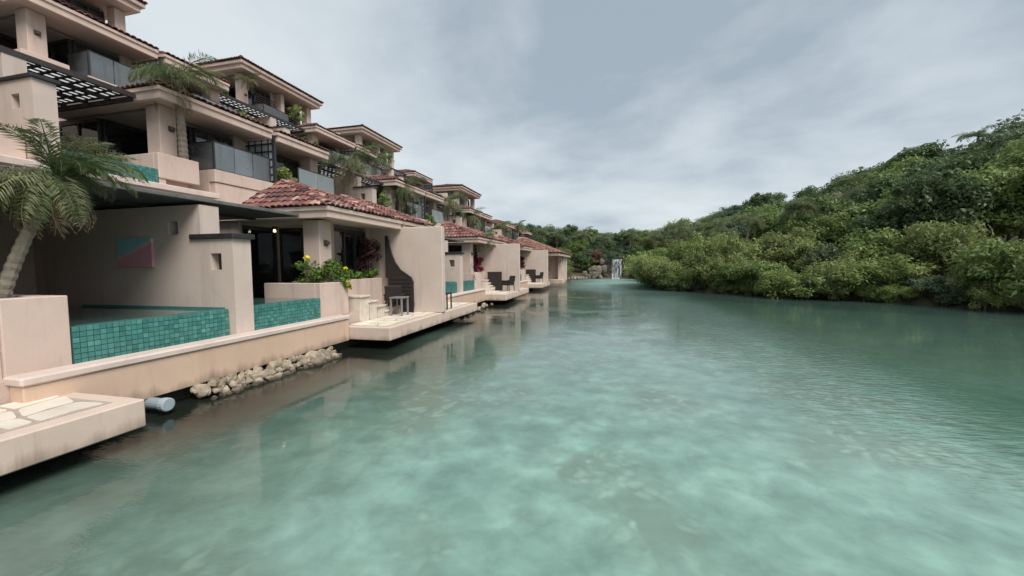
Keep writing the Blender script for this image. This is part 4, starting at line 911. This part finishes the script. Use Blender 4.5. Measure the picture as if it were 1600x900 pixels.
sh = MB(); b0, b1, b2, b3 = Vector((-4.9, 47.6, 3.1)), Vector((-4.9, 52, 3.1)), Vector((-9, 52, 3.1)), Vector((-9, 47.6, 3.1)); pk = Vector((-7, 49.8, 4.2))
for q in ((b0, b1, pk), (b1, b2, pk), (b2, b3, pk), (b3, b0, pk)): sh.face(q)
link('porch_roof', sh.mesh('porch_roof', 'roof_orange', B, fix=False), EH)

# ------------------------------------------------------------------ vegetation
def leaves_mesh(name, clumps, leaf, mtl, per=60, aspect=.45, droop=.2, fold=.25, seed=0, flat=.75, upb=.5):
    """many small folded leaves gathered round the clump centres [(x,y,z,r)]"""
    g = np.random.default_rng(seed); V = []; F = []
    cl = np.array(clumps); n = len(cl)*per
    c = np.repeat(cl, per, axis=0)
    d = g.normal(size=(n, 3)); d /= np.linalg.norm(d, axis=1)[:, None]
    rad = c[:, 3]*(g.random(n)**.45); pos = c[:, :3]+d*rad[:, None]*np.array([1, 1, flat])
    nrm = d*.8+g.normal(size=(n, 3))*.55+np.array([0, 0, upb]); nrm /= np.linalg.norm(nrm, axis=1)[:, None]
    ax = g.normal(size=(n, 3))+d*.9-np.array([0, 0, droop]); ax -= (ax*nrm).sum(1)[:, None]*nrm; ax /= np.linalg.norm(ax, axis=1)[:, None]
    sd_ = np.cross(nrm, ax); ln = leaf*g.uniform(.65, 1.3, n)[:, None]; wd = ln*aspect
    a = pos-ax*ln*.5; b = pos+sd_*wd*.5+nrm*wd*fold; t_ = pos+ax*ln*.5-nrm*ln*.1; e_ = pos-sd_*wd*.5+nrm*wd*fold
    V = np.stack([a, b, t_, e_], 1).reshape(-1, 3)
    me = bpy.data.meshes.new(name); me.vertices.add(4*n); me.vertices.foreach_set('co', V.ravel())
    me.loops.add(4*n); me.loops.foreach_set('vertex_index', np.arange(4*n)); me.polygons.add(n)
    me.polygons.foreach_set('loop_start', np.arange(0, 4*n, 4)); me.polygons.foreach_set('loop_total', np.full(n, 4))
    me.materials.append(MAT[mtl]); me.update(calc_edges=True); return me
def crown_clumps(seed, rx, ry, rz, n, rmin, rmax, zc=0, dome=True, inner=.2):
    g = random.Random(seed); out = []
    lob = [(g.uniform(-.45, .45)*rx, g.uniform(-.45, .45)*ry, g.uniform(-.2, .5)*rz, g.uniform(.5, .8)) for _ in range(5)]
    while len(out) < n:
        L0 = g.choice(lob); d = Vector((g.gauss(0, 1), g.gauss(0, 1), g.gauss(.35 if dome else 0, 1))).normalized(); q = g.uniform(.55, 1.0) if g.random() > inner else g.uniform(.1, .6)
        p = (L0[0]+d.x*rx*L0[3]*q, L0[1]+d.y*ry*L0[3]*q, zc+L0[2]+d.z*rz*L0[3]*q)
        out.append((*p, g.uniform(rmin, rmax)))
    return out
def limbs_mesh(name, clumps, z0, ztop, r0, mtl='bark', seed=0, k=9, lean=(0, 0)):
    g = random.Random(seed); mb = MB()
    top = Vector((lean[0], lean[1], ztop)); mid = Vector((lean[0]*.4+g.uniform(-.1, .1), lean[1]*.4+g.uniform(-.1, .1), lerp(z0, ztop, .5)))
    mb.tube([(0, 0, z0), mid, top], [r0, r0*.75, r0*.45], 7)
    for c in g.sample(clumps, min(k, len(clumps))):
        s_ = Vector((0, 0, z0)).lerp(top, g.uniform(.35, .95)); c = Vector(c[:3]); m_ = s_.lerp(c, .5)+Vector((0, 0, -.1*(c-s_).length)); mb.tube([s_, m_, c], [r0*.4, r0*.26, r0*.08], 5)
    return mb.mesh(name, mtl, smooth=True)
SP = {}
def species(key, leaf, mtl, rx, rz, zc, n, rmin, rmax, per, trunk_r, aspect=.45, seed=1, variants=3, droop=.2, flat=.75, upb=.5, dome=True, inner=.2):
    SP[key] = []
    for v in range(variants):
        cl = crown_clumps(seed*31+v, rx, rx, rz, n, rmin, rmax, zc, dome, inner)
        SP[key].append((limbs_mesh('trunk', cl, -.4, zc, trunk_r, seed=seed+v), leaves_mesh('crown', cl, leaf, mtl, per, aspect, droop, seed=seed*7+v, flat=flat, upb=upb)))
# heights are for scale 1
species('bank_light', .20, 'leaf_light', 2.0, 1.25, 1.05, 80, .34, .66, 84, .08, .36, 1, 3, .1)
species('bank_mid', .20, 'leaf_mid', 2.0, 1.25, 1.0, 80, .34, .64, 84, .08, .42, 2, 3, .25)
species('bank_grey', .24, 'leaf_grey', 1.9, 1.2, .95, 70, .34, .6, 70, .08, .40, 3, 2, .3)
species('bank_olive', .17, 'leaf_olive', 1.9, 1.3, 1.05, 78, .32, .62, 90, .08, .36, 4, 2, .1)
species('tree_dark', .27, 'leaf_dark', 2.4, 2.1, 3.3, 100, .42, .80, 84, .16, .45, 5, 3, .3)
species('tree_blue', .30, 'leaf_bluegreen', 2.6, 1.8, 3.3, 92, .42, .80, 80, .16, .34, 6, 3, .45, .5)
species('tree_broad', .34, 'leaf_yellow', 2.3, 1.9, 3.1, 84, .40, .70, 56, .14, .55, 7, 2, .2, .6, .8)
species('tree_mid', .25, 'leaf_mid', 2.4, 2.0, 3.2, 100, .42, .78, 86, .16, .42, 8, 3, .25)
species('tree_brown', .22, 'dead_frond', 1.7, 1.5, 2.9, 40, .25, .5, 34, .12, .4, 10, 1, .3)
species('tree_sparse', .22, 'leaf_grey', 2.3, 1.7, 4.2, 44, .22, .46, 26, .12, .45, 9, 2, .3, .5, .4, True, .4)
def tree(key, x, y, s_, label, cat='tree', group=None, z=None, rz=None, sz=1.0, name=None):
    i = random.randrange(len(SP[key])); tm, cmh = SP[key][i]
    z = hgt(x, y) if z is None else z
    T = thing(name or ('bush' if cat == 'bush' else 'tree'), label, cat, (x, y, z), group)
    T.rotation_euler = (0, 0, random.uniform(0, 6.28) if rz is None else rz); T.scale = (s_, s_, s_*sz)
    link('trunk', tm, T); link('crown', cmh, T); return T
# right bank, walked along the shore: bushes at the waterline, then higher rows behind
def walk(poly, step):
    out = []; carry = 0
    for a, b in zip(poly[:-1], poly[1:]):
        a, b = Vector(a), Vector(b); ln = (b-a).length; d = (b-a)/ln; nn = Vector((d.y, -d.x)); s_ = carry
        while s_ < ln: out.append((a+d*s_, nn)); s_ += step
        carry = s_-ln
    return out
rnd = random.Random(11); random.seed(21)
BL = {'bank_light': 'light green feathery bush leaning over the water on the wooded bank', 'bank_mid': 'mid green bush at the water edge of the wooded bank',
      'bank_grey': 'grey-green shrub with drooping leaves at the water edge of the bank', 'bank_olive': 'olive fine-leaved bush at the water edge of the wooded bank'}
TL = {'tree_dark': 'dark green dense tree', 'tree_blue': 'bluish green spreading tree',
      'tree_broad': 'yellow-green broad-leaved tree', 'tree_mid': 'mid green rounded tree',
      'tree_sparse': 'thin-leaved grey tree'}
R_SH = SHORE_R[1:]
ROWN = {6.5: ', low', 10.5: ', midway up', 15.5: ', high', 21: ', at the crest'}
def where(lab, q):
    a = math.degrees(math.atan2(q[0], q[1]))
    zone = 'at the right picture edge' if a > 38 else 'right of the middle of the bank' if a > 31 else 'on the middle of the bank' if a > 23 else 'left of the middle of the bank' if a > 14 else 'near the waterfall end'
    for w_ in (' on the wooded bank', ' of the wooded bank', ' of the bank', ' of the wooded bank', ' on the slope', ' the wooded bank'): lab = lab.replace(w_, '')
    return lab+' '+zone
for (p, nn) in walk(R_SH, 1.75):
    if math.degrees(math.atan2(p.x, p.y)) > 42: continue
    k = rnd.choices(['bank_light', 'bank_mid', 'bank_grey', 'bank_olive'], (3, 3, 2, 3))[0]
    q = p+nn*rnd.uniform(-.7, .8); tree(k, q.x, q.y, rnd.uniform(.6, 1.3), where(BL[k], q), 'bush', 'bushes along the wooded bank', z=max(-.1, hgt(q.x, q.y)-.15), sz=rnd.uniform(.75, 1.25))
for (p, nn) in walk(R_SH, 1.15):
    if math.degrees(math.atan2(p.x, p.y)) > 42 or rnd.random() < .15: continue
    k = rnd.choices(['bank_light', 'bank_mid', 'bank_grey', 'bank_olive'], (3, 3, 2, 2))[0]; q = p+nn*rnd.uniform(-.25, .35)
    tree(k, q.x, q.y, rnd.uniform(.36, .62), where({'bank_light': 'low light green', 'bank_mid': 'low mid green', 'bank_grey': 'low grey-green', 'bank_olive': 'low olive'}[k]+' shrub dipping into the water', q), 'bush', 'low shrubs at the waterline', z=-.05)
for (p, nn) in walk(R_SH, 2.2):
    k = rnd.choices(['bank_light', 'bank_mid', 'bank_olive', 'bank_grey'], (4, 2, 4, 1))[0]
    q = p+nn*rnd.uniform(3.0, 4.4)
    if inside((q.x, q.y)) or math.degrees(math.atan2(q.x, q.y)) > 42: continue
    tree(k, q.x, q.y, rnd.uniform(.95, 1.5), where(BL[k].replace('leaning over the water', 'behind the waterline bushes').replace('at the water edge', 'in the second row').replace(' on the wooded bank', '').replace(' of the wooded bank', '').replace(' of the bank', ''), q), 'bush', 'bushes higher on the wooded bank', sz=rnd.uniform(.95, 1.25))
yy = 13.0
while yy < 62:
    xx = 3.0+rnd.uniform(0, 2)
    while xx < 50:
        q = (xx+rnd.uniform(-.9, .9), yy+rnd.uniform(-.9, .9)); xx += 2.75
        if inside(q): continue
        d = bank_d(q); a = math.degrees(math.atan2(q[0], q[1]))
        if d < 5.6 or d > 27 or a > 41 or q[1] > 62: continue
        if d > 14 and a < 20: continue
        if d < 9.5: ks, ws, row = ['tree_mid', 'tree_broad', 'tree_dark', 'tree_blue', 'bank_light'], (3, 2, 2, 2, 2), ', low'
        elif d < 15: ks, ws, row = ['tree_dark', 'tree_blue', 'tree_mid', 'tree_broad'], (3, 4, 2, 2), ', midway up'
        elif d < 21: ks, ws, row = ['tree_dark', 'tree_blue', 'tree_mid'], (4, 3, 3), ', high'
        else: ks, ws, row = ['tree_dark', 'tree_blue', 'tree_sparse'], (4, 3, 3), ', at the crest'
        k = rnd.choices(ks, ws)[0]; s_ = lerp(.70, 1.08, max(0, min(1, (q[0]-7)/18)))*rnd.uniform(.85, 1.15)
        tree(k, q[0], q[1], s_*(1.5 if k == 'bank_light' else 1), where(TL.get(k, 'tall light green feathery bush')+row, q), 'tree', 'trees on the wooded bank')
    yy += 2.75
for (x, y, s_) in ((12.4, 33.6, .8), (19.2, 31.5, .9), (23.5, 29.0, .85), (9.0, 41.0, .7)):
    tree('tree_brown', x, y, s_, where('withered brown tree among the green ones', (x, y)), 'tree', 'trees on the wooded bank')
for (x, y, s_, k, lab) in ((24.8, 32.5, 1.5, 'bank_mid', 'tall mid green bush at the right picture edge, below the crest trees'), (27.9, 35.9, 1.7, 'bank_light', 'tall light green bush at the right picture edge, half way up')):
    tree(k, x, y, s_, lab, 'bush', 'bushes higher on the wooded bank')
for (x, y, s_) in ((27.2, 35.2, 1.25), (29.0, 36.8, 1.35), (24.6, 35.0, 1.15)):
    tree('tree_sparse', x, y, s_, where('sparse grey-leaved tree standing above the crest', (x, y)), 'tree', 'trees on the wooded bank')
# ------------------------------------------------------------------ palms
def frond_mesh(name, ln, droop, nl, leaflet, mtl, seed=0, width=.021, up=.35, hang=.7, plume=.75):
    """arched rachis with two ranks of narrow leaflets; grows along +x from the origin"""
    g = random.Random(seed); mb = MB(); N_ = 14; pts = []; ang = up; p = Vector((0, 0, 0))
    for i in range(N_+1):
        pts.append(p.copy()); p = p+Vector((math.cos(ang), 0, math.sin(ang)))*ln/N_; ang -= droop/N_*(1+.6*i/N_)
    mb.tube(pts, [lerp(.022, .004, i/N_) for i in range(N_+1)], 4, False)
    for i in range(nl):
        t_ = .12+.88*i/(nl-1); fi = t_*N_; a = pts[min(int(fi), N_-1)].lerp(pts[min(int(fi)+1, N_)], fi-int(fi)); d = (pts[min(int(fi)+1, N_)]-pts[min(int(fi), N_-1)]).normalized()
        L0 = leaflet*(math.sin(math.pi*min(1, .18+t_*.86))**.6)*g.uniform(.8, 1.12)
        for s_ in (-1, 1):
            rol = g.uniform(-plume, plume); side = Vector((d.x*.55, s_*.8*math.cos(rol), d.z*.55+.18+math.sin(rol)*.8+g.uniform(-.12, .12))).normalized(); side2 = (side+Vector((0, 0, -hang*g.uniform(.7, 1.3)))).normalized()
            m_ = a+side*L0*.5; e_ = m_+side2*L0*.5; wv = side.cross(Vector((0, 0, 1))).normalized()*width*.5
            k = len(mb.v); mb.v += [tuple(a), tuple(m_+wv), tuple(m_-wv), tuple(e_)]
            mb.f += [(k, k+1, k+2), (k+1, k+3, k+2)]; mb.mi += [0, 0]
    return mb.mesh(name, mtl, fix=False)
FR = [frond_mesh('frond', 1.75, 1.25, 84, .46, 'palm_leaf', 1), frond_mesh('frond', 1.9, 1.7, 86, .48, 'palm_leaf', 2, hang=.8), frond_mesh('frond', 1.5, 2.0, 60, .42, 'palm_leaf', 3, hang=.9), frond_mesh('frond', 1.6, 1.5, 64, .40, 'palm_olive', 4, hang=.9, width=.02), frond_mesh('frond', 1.75, 1.1, 64, .42, 'palm_olive', 8, hang=.8, width=.02)]
FD = [frond_mesh('dry_frond', 1.5, 1.2, 32, .40, 'palm_dry', 5, up=-.2, hang=1.1), frond_mesh('dead_frond', 1.25, .5, 14, .30, 'dead_frond', 6, up=-1.2, hang=1.6)]
def palm(base, top, r0, label, nf=22, s_=1.0, dry=3, dead=5, seed=0, group='palms on the terraces', incl=(-.35, .9), azr=(0, 6.283), bend=.25):
    g = random.Random(seed); b, t_ = Vector(base), Vector(top)-Vector(base)
    P_ = thing('palm_tree', label, 'palm', base, group)
    mb = MB(); n = 30; pts = []; rads = []
    for i in range(n+1):
        q = i/n; pts.append(Vector((t_.x*(q**(1+bend)), t_.y*(q**(1+bend)), t_.z*q))); rads.append(r0*(1.15-.35*q)*(1.09 if i % 2 else .94))
    mb.tube(pts, rads, 9); link('trunk', mb.mesh('trunk', 'palm_trunk', smooth=False), P_)
    for i in range(nf+dry+dead):
        az = lerp(azr[0], azr[1], (i*.618) % 1)+g.uniform(-.2, .2)
        if i < nf: me = g.choice(FR); el = -lerp(incl[0], incl[1], ((i*.377) % 1)); nm = 'frond'
        elif i < nf+dry: me = FD[0]; el = g.uniform(.2, .6); nm = 'dry_frond'
        else: me = FD[1]; el = g.uniform(.1, .45); nm = 'dead_frond'
        k = s_*g.uniform(.85, 1.12); link(nm, me, P_, tuple(t_), (g.uniform(-.25, .25), el, az), (k, k, k))
    return P_
palm((-7.75, 3.42, 1.72), (-7.38, 3.86, 3.42), .07, 'large palm leaning from the near planter beside the painting wall', 50, .58, 10, 9, 1, incl=(-.5, 1.0))
palm((-12.72, 9.62, 5.4), (-12.45, 9.35, 7.75), .11, 'tall slender palm on the second-storey planter in front of the roof edge', 20, .80, 4, 12, 2, incl=(-.15, .75))
palm((-12.6, 17.0, 4.6), (-12.4, 17.3, 7.35), .09, 'palm with drooping grey fronds before the stepped cream wall', 18, 1.10, 8, 4, 3, incl=(-.4, .8))
palm((-12.7, 22.4, 5.4), (-12.6, 22.6, 6.9), .08, 'yellowish palm at the second-storey pillar past the stepped wall', 18, 1.04, 4, 5, 4)
palm((-12.7, 30.0, 5.3), (-12.6, 30.2, 7.3), .09, 'palm before the third apartment balcony with pale fronds', 20, 1.23, 4, 3, 5)
palm((-18.0, 28.0, 9.0), (-17.9, 28.3, 10.5), .08, 'small palm on the third-storey terrace below the second top roof', 16, 0.98, 2, 2, 6)
palm((-12.9, 35.5, 5.3), (-12.8, 35.6, 6.7), .09, 'palm by the fourth second-storey pillar', 16, 1.17, 3, 2, 7)
palm((-12.6, 45.6, 4.6), (-12.5, 45.8, 6.8), .10, 'palm near the low end of the terraces', 16, 1.0, 3, 2, 8)
palm((-12.4, 53.0, 4.4), (-12.2, 53.2, 7.6), .10, 'tall thin palm against the sky at the end of the terraces', 14, .95, 3, 3, 9)
palm((-7.9, 14.3, 1.75), (-7.5, 14.6, 3.0), .10, 'bushy palm peeping past the tall privacy wall', 20, .7, 4, 4, 10)
palm((-23.3, 22.0, 13.9), (-23.2, 21.9, 14.5), .06, 'small drooping palm fronting the top-storey pillar', 14, .6, 3, 3, 11)
palm((-7.6, 22.6, 3.0), (-7.4, 22.7, 3.75), .07, 'small palm in front of the second villa roof', 16, .62, 2, 2, 12)
# palms growing out of the wood
for i, (x, y, h_) in enumerate([(14.5, 35.5, 5.2), (17.5, 37, 5.6), (20.5, 33.5, 5.4), (23, 34.5, 5.6), (9.5, 41, 5.4), (8.5, 50, 6.0), (6.5, 66, 6.6), (3.0, 69, 7.0), (-1.5, 68, 6.8), (-5, 70, 7.0), (-9, 67, 6.8), (-12, 70, 7.2), (9.5, 64, 6.8), (-15.5, 66, 6.6)]):
    z = hgt(x, y); palm((x, y, z-.2), (x+.4, y+.2, z+h_*.82), .12, 'palm with dark fronds rising out of the far trees '+('left of' if x < -2 else 'behind' if x < 4 else 'right of')+' the waterfall' if y > 60 else where('palm with dark fronds rising out of the bank trees', (x, y)), 18, 1.35, 2, 0, 40+i, 'palms among the trees', incl=(-.3, 1.0))
for i, (x, y, zt) in enumerate([(14.6, 35.9, 6.6), (11.2, 37.0, 5.7), (20.9, 41.7, 9.2), (27.7, 44.6, 12.1), (6.3, 39.9, 5.4), (9.7, 43.9, 6.3), (31.5, 44.6, 13.1)]):
    z = hgt(x, y); palm((x-.3, y, z-.2), (x, y, max(zt, z+2)), .11, where('palm with arching grey-green fronds showing between the trees', (x, y)), 20, 1.0, 2, 0, 80+i, 'palms among the trees', incl=(-.2, 1.0))
# ------------------------------------------------------------------ trees round the far end
FL = ['dense dark tree behind the waterfall', 'light green tree behind the waterfall', 'bluish tree behind the waterfall', 'rounded green tree behind the waterfall']
for row, (yy, s0) in enumerate(((65.5, .72), (69.5, .9), (74, 1.05), (79, 1.15))):
    x = -30+rnd.uniform(0, 2)
    while x < 28:
        k = rnd.choices(['tree_dark', 'tree_broad', 'tree_blue', 'tree_mid'], (4, 1.2, 3, 3))[0]; y = yy+rnd.uniform(-1.2, 1.2)+max(0, abs(x)-8)*.05
        tree(k, x, y, s0*rnd.uniform(.9, 1.15), FL[['tree_dark', 'tree_broad', 'tree_blue', 'tree_mid'].index(k)] .replace('behind the waterfall', 'in the far wood '+('behind the terraces' if x < -12 else 'left of the waterfall' if x < -3 else 'above the waterfall' if x < 4 else 'right of the waterfall' if x < 12 else 'behind the wooded bank')+('', ', second row', ', third row', ', on the crest')[row]), 'tree', 'trees beyond the far end', z=max(hgt(x, y), 0.2)); x += rnd.uniform(2.6, 3.4)
for (x, y, s_, k, lab) in [(-6.6, 58.2, .8, 'bank_light', 'bright rounded bush left of the waterfall rocks'), (-8.6, 55.5, 1.0, 'bank_mid', 'dark bush between the end house and the waterfall'), (-7.6, 60.5, 1.2, 'bank_mid', 'tall bush behind the bright rounded bush'),
                      (5.6, 61.5, 1.0, 'bank_grey', 'grey shrub right of the waterfall'), (4.5, 64.5, 1.3, 'bank_mid', 'tall shrub over the right side of the waterfall'), (-3.2, 65.2, 1.1, 'bank_mid', 'shrub above the left waterfall rocks'), (1.5, 66, 1.2, 'bank_light', 'light shrub above the waterfall ledge'),
                      (-10.5, 50.5, 1.1, 'bank_mid', 'bush behind the porch of the end house'), (-12.0, 53.5, 1.2, 'bank_olive', 'olive bush below the last balcony')]:
    tree(k, x, y, s_, lab, 'bush', 'bushes round the waterfall', z=max(.2, hgt(x, y)))
# waterfall and its rocks
CR = [rock_mesh(20+i, 2, 'cliff_rock', .4) for i in range(5)]
wf = thing('waterfall', 'white waterfall dropping over dark rocks at the far end of the water', 'waterfall', (1.0, 62.4, 0))
g = MB(); pr = [(0, 2.95), (-.25, 2.9), (-.4, 2.5), (-.5, 1.4), (-.55, 0.0)]
for j in range(len(pr)-1):
    for i in range(8):
        xa, xb = -.72+i*.18, -.72+(i+1)*.18; wob = lambda x: .05*math.sin(x*9)
        g.face([(xa, pr[j][0]+wob(xa), pr[j][1]), (xb, pr[j][0]+wob(xb), pr[j][1]), (xb, pr[j+1][0]+wob(xb), pr[j+1][1]), (xa, pr[j+1][0]+wob(xa), pr[j+1][1])])
link('falling_water', g.mesh('falling_water', 'falling_water'), wf)
g = MB()
for i in range(14):
    a = rnd.uniform(0, 6.3); q = rnd.uniform(0, 1); g.tube([(math.cos(a)*q, -.7+math.sin(a)*.3, 0), (math.cos(a)*q, -.7+math.sin(a)*.3, rnd.uniform(.1, .35))], [.12, .02], 5)
link('splash', g.mesh('splash', 'falling_water'), wf)
for i in range(46):
    if i < 26: x = -1.0-rnd.random()**1.3*4.6; hh = max(.3, 3.0-(-1.0-x)*.75); y = 62.2-(-1-x)*.28
    elif i < 36: x = 2.2+rnd.random()*3.2; hh = 2.2-(x-2.2)*.4; y = 62.1-rnd.random()*.7
    else: x = rnd.uniform(-1.2, 2.4); hh = 2.95; y = 63.3
    z = rnd.uniform(0, hh); s_ = rnd.uniform(.35, .62)
    tag(link('boulder', CR[i % 5], None, (x, y+z*.2, z), (rnd.uniform(0, 6), rnd.uniform(0, 6), 0), (s_*1.2, s_, s_*.85)), 'brown boulder stacked '+('left of the waterfall' if i < 26 else 'right of the waterfall' if i < 36 else 'along the ledge of the waterfall'), 'boulder', 'boulders of the waterfall')
g = MB(); g.box(-1.6, 3.2, 63.3, 64.2, -.5, 2.8); tag(link('wet_cliff', g.mesh('wet_cliff', 'wet_rock')), 'dark wet rock face behind the falling water', 'cliff')
for i in range(9):
    x = -6.8+i*.42; s_ = rnd.uniform(.22, .42); tag(link('boulder', RK[i % 8], None, (x, 60.0+rnd.uniform(-.4, .6)-max(0, -5-x)*1.4, .1), (rnd.uniform(0, 6), rnd.uniform(0, 6), 0), (s_, s_, s_)), 'pale boulder on the far shore left of the waterfall', 'boulder', 'pale boulders on the far shore')

# ------------------------------------------------------------------ terrace plants
def plant(name, label, loc, clumps, leaf, mtl, per, aspect=.45, seed=0, group=None, extra=None, stems=True, cat='plant', droop=.2):
    T = thing(name, label, cat, loc, group)
    link('leaves', leaves_mesh('leaves', clumps, leaf, mtl, per, aspect, droop, seed=seed), T)
    if stems:
        mb = MB()
        for c in clumps[::2]: mb.tube([(c[0]*.3, c[1]*.3, -.05), (c[0]*.7, c[1]*.7, c[2]*.6), c[:3]], [.012, .009, .004], 4)
        link('stems', mb.mesh('stems', 'twig'), T)
    for (nm, cl, lf, mt, pp) in (extra or []): link(nm, leaves_mesh(nm, cl, lf, mt, pp, .8, 0, seed=seed+5), T)
    return T
def cl_(seed, n, rx, ry, z0, z1, r0, r1):
    g = random.Random(seed); return [(g.uniform(-rx, rx), g.uniform(-ry, ry), g.uniform(z0, z1), g.uniform(r0, r1)) for _ in range(n)]
plant('flowering_shrub', 'shrub with yellow blossoms spilling over the planter below the pillar', (-7.6, 9.2, 1.72), cl_(1, 30, .40, .45, .02, .62, .12, .22)+[(.48, .45, -.05, .09), (.48, .40, .2, .09), (.47, .45, .35, .08)], .095, 'bright_leaf', 60, .5, 1,
      extra=[('blossom', [(.05, -.55, .72, .06)], .09, 'yellow_flower', 22), ('blossom', [(.46, .42, .42, .05)], .09, 'yellow_flower', 18), ('blossom', [(.5, .42, .02, .06)], .09, 'yellow_flower', 16), ('blossom', [(.5, .55, -.12, .06)], .08, 'yellow_flower', 18), ('blossom', [(.36, -.3, .05, .04)], .07, 'yellow_flower', 7)])
plant('leafy_plant', 'low green broad-leaved plants in the planter beside the steps', (-7.98, 11.3, 1.75), cl_(3, 18, .16, .85, .02, .30, .10, .18), .17, 'bright_leaf', 26, .5, 3)
plant('red_cordyline', 'dark red spiky plant in front of the window beside the privacy wall', (-7.97, 12.0, 1.75), cl_(4, 15, .20, .28, .15, 1.3, .14, .24), .42, 'red_leaf', 20, .11, 4, droop=-1.2)
plant('red_cordyline', 'crimson plant on the second villa terrace', (-7.9, 23.4, 1.75), cl_(5, 9, .18, .22, .2, .9, .13, .22), .26, 'crimson', 30, .3, 5, droop=-.3)
plant('red_cordyline', 'dark red plant on the third villa terrace', (-7.9, 35.3, 1.75), cl_(6, 14, .25, .35, .1, 1.2, .15, .28), .30, 'red_leaf', 36, .2, 6, droop=-.5)
UPP = 'plants on the apartment balconies'
plant('balcony_plant', 'leafy green plant beside the black lattice screen on the second storey', (-12.75, 13.6, 5.25), cl_(7, 16, .3, .45, .05, .85, .14, .26), .16, 'leaf_light', 36, .5, 7, UPP)
plant('fern', 'bright green fern under the third-storey roof edge', (-17.9, 21.3, 9.1), cl_(8, 14, .4, .5, .1, .9, .18, .3), .22, 'bright_leaf', 40, .25, 8, UPP)
plant('hanging_plant', 'vine hanging beside the top-storey glass balcony', (-23.2, 26.3, 13.3), cl_(9, 16, .3, .5, .2, 1.3, .18, .32)+[(0, 0, -.2, .25), (0, .1, -.5, .2)], .2, 'leaf_light', 34, .3, 9, UPP)
plant('balcony_plant', 'grey-green shrub at the foot of the third-storey lattice', (-18.0, 26.2, 9.0), cl_(10, 14, .3, .6, .05, .9, .16, .28), .16, 'leaf_grey', 36, .5, 10, UPP)
plant('balcony_plant', 'leafy plant behind the tall lattice of the second apartment', (-12.75, 23.5, 5.2), cl_(11, 14, .3, .5, .05, .8, .15, .26), .16, 'leaf_grey', 34, .5, 11, UPP)
plant('balcony_plant', 'bright plant between the two glass panels past the tall lattice', (-12.75, 26.5, 5.2), cl_(12, 14, .3, .5, .05, .8, .15, .28), .18, 'bright_leaf', 34, .5, 12, UPP)
plant('balcony_plant', 'shrub on the top-storey terrace corner of the second roof', (-23.2, 38.6, 13.2), cl_(13, 16, .4, .7, .05, .9, .18, .3), .18, 'leaf_mid', 34, .5, 13, UPP)
plant('balcony_plant', 'dark shrub on the roof before the third villa', (-8.2, 25.8, 3.3), cl_(14, 16, .5, .6, .0, 1.0, .2, .34), .18, 'leaf_mid', 38, .4, 14, UPP)
plant('balcony_plant', 'shrub beside the end house wall', (-6.2, 37.6, .65), cl_(15, 18, .4, .7, .2, 2.0, .25, .4), .18, 'leaf_mid', 44, .4, 15, UPP)
plant('balcony_plant', 'shrub above the railing near the end of the terraces', (-12.6, 41.2, 5.0), cl_(16, 16, .4, .8, .05, 1.0, .2, .32), .2, 'leaf_mid', 36, .4, 16, UPP)
for i, (x, y, z, lab, sd_) in enumerate([(-18.05, 17.0, 9.05, 'green trailing plant over the third-storey edge past the palm', 21), (-12.7, 36.6, 5.3, 'leafy plant on the third lattice balcony', 22), (-18.0, 39.5, 9.0, 'shrub on the third-storey terrace near the orange roof', 23),
        (-12.7, 49.5, 5.1, 'dark leafy plant near the low end of the terraces', 24), (-23.3, 35.2, 13.2, 'plant fronting the pillar of the second top roof', 25), (-18.05, 33.0, 9.1, 'trailing plant below the second top roof', 26), (-12.75, 20.8, 5.3, 'small palm-like plant at the foot of the second-storey pillar', 27)]):
    plant('balcony_plant', lab, (x, y, z), cl_(sd_, 14, .32, .6, -.25, .9, .16, .3), .18, ('leaf_mid', 'bright_leaf', 'leaf_grey')[i % 3], 34, .35, sd_, UPP)
plant('bougainvillea', 'pinkish bougainvillea above the left waterfall rocks', (-2.3, 64.2, 3.0), cl_(17, 18, 1.1, .5, -.3, 1.3, .25, .5), .22, 'pink_flower', 50, .6, 17, None, None, True, 'shrub')
plant('creeper', 'dry brown creeper hanging over the waterfall ledge', (2.9, 63.0, 2.5), cl_(18, 16, 1.4, .4, -.9, .9, .2, .45), .22, 'dead_frond', 40, .3, 18, None, None, True, 'shrub', .8)
# trees and bushes of one description that stand apart are told apart by their order along the bank
same = {}
for o in COL.objects:
    if o.get('category') in ('tree', 'bush', 'palm') and o.parent is None: same.setdefault(o['label'], []).append(o)
for lab, os_ in same.items():
    if 1 < len(os_) < 7:
        os_.sort(key=lambda o: math.atan2(o.location.x, o.location.y))
        for i, o in enumerate(os_):
            o['label'] = ('leftmost ' if i == 0 else 'rightmost ' if i == len(os_)-1 else ('second ', 'third ', 'fourth ', 'fifth ')[i-1]+'from left ')+lab
            if len(o['label'].split()) > 16: o['label'] = ' '.join(o['label'].replace('behind the waterline bushes ', '').replace('leaning over the water ', '').split()[:16])
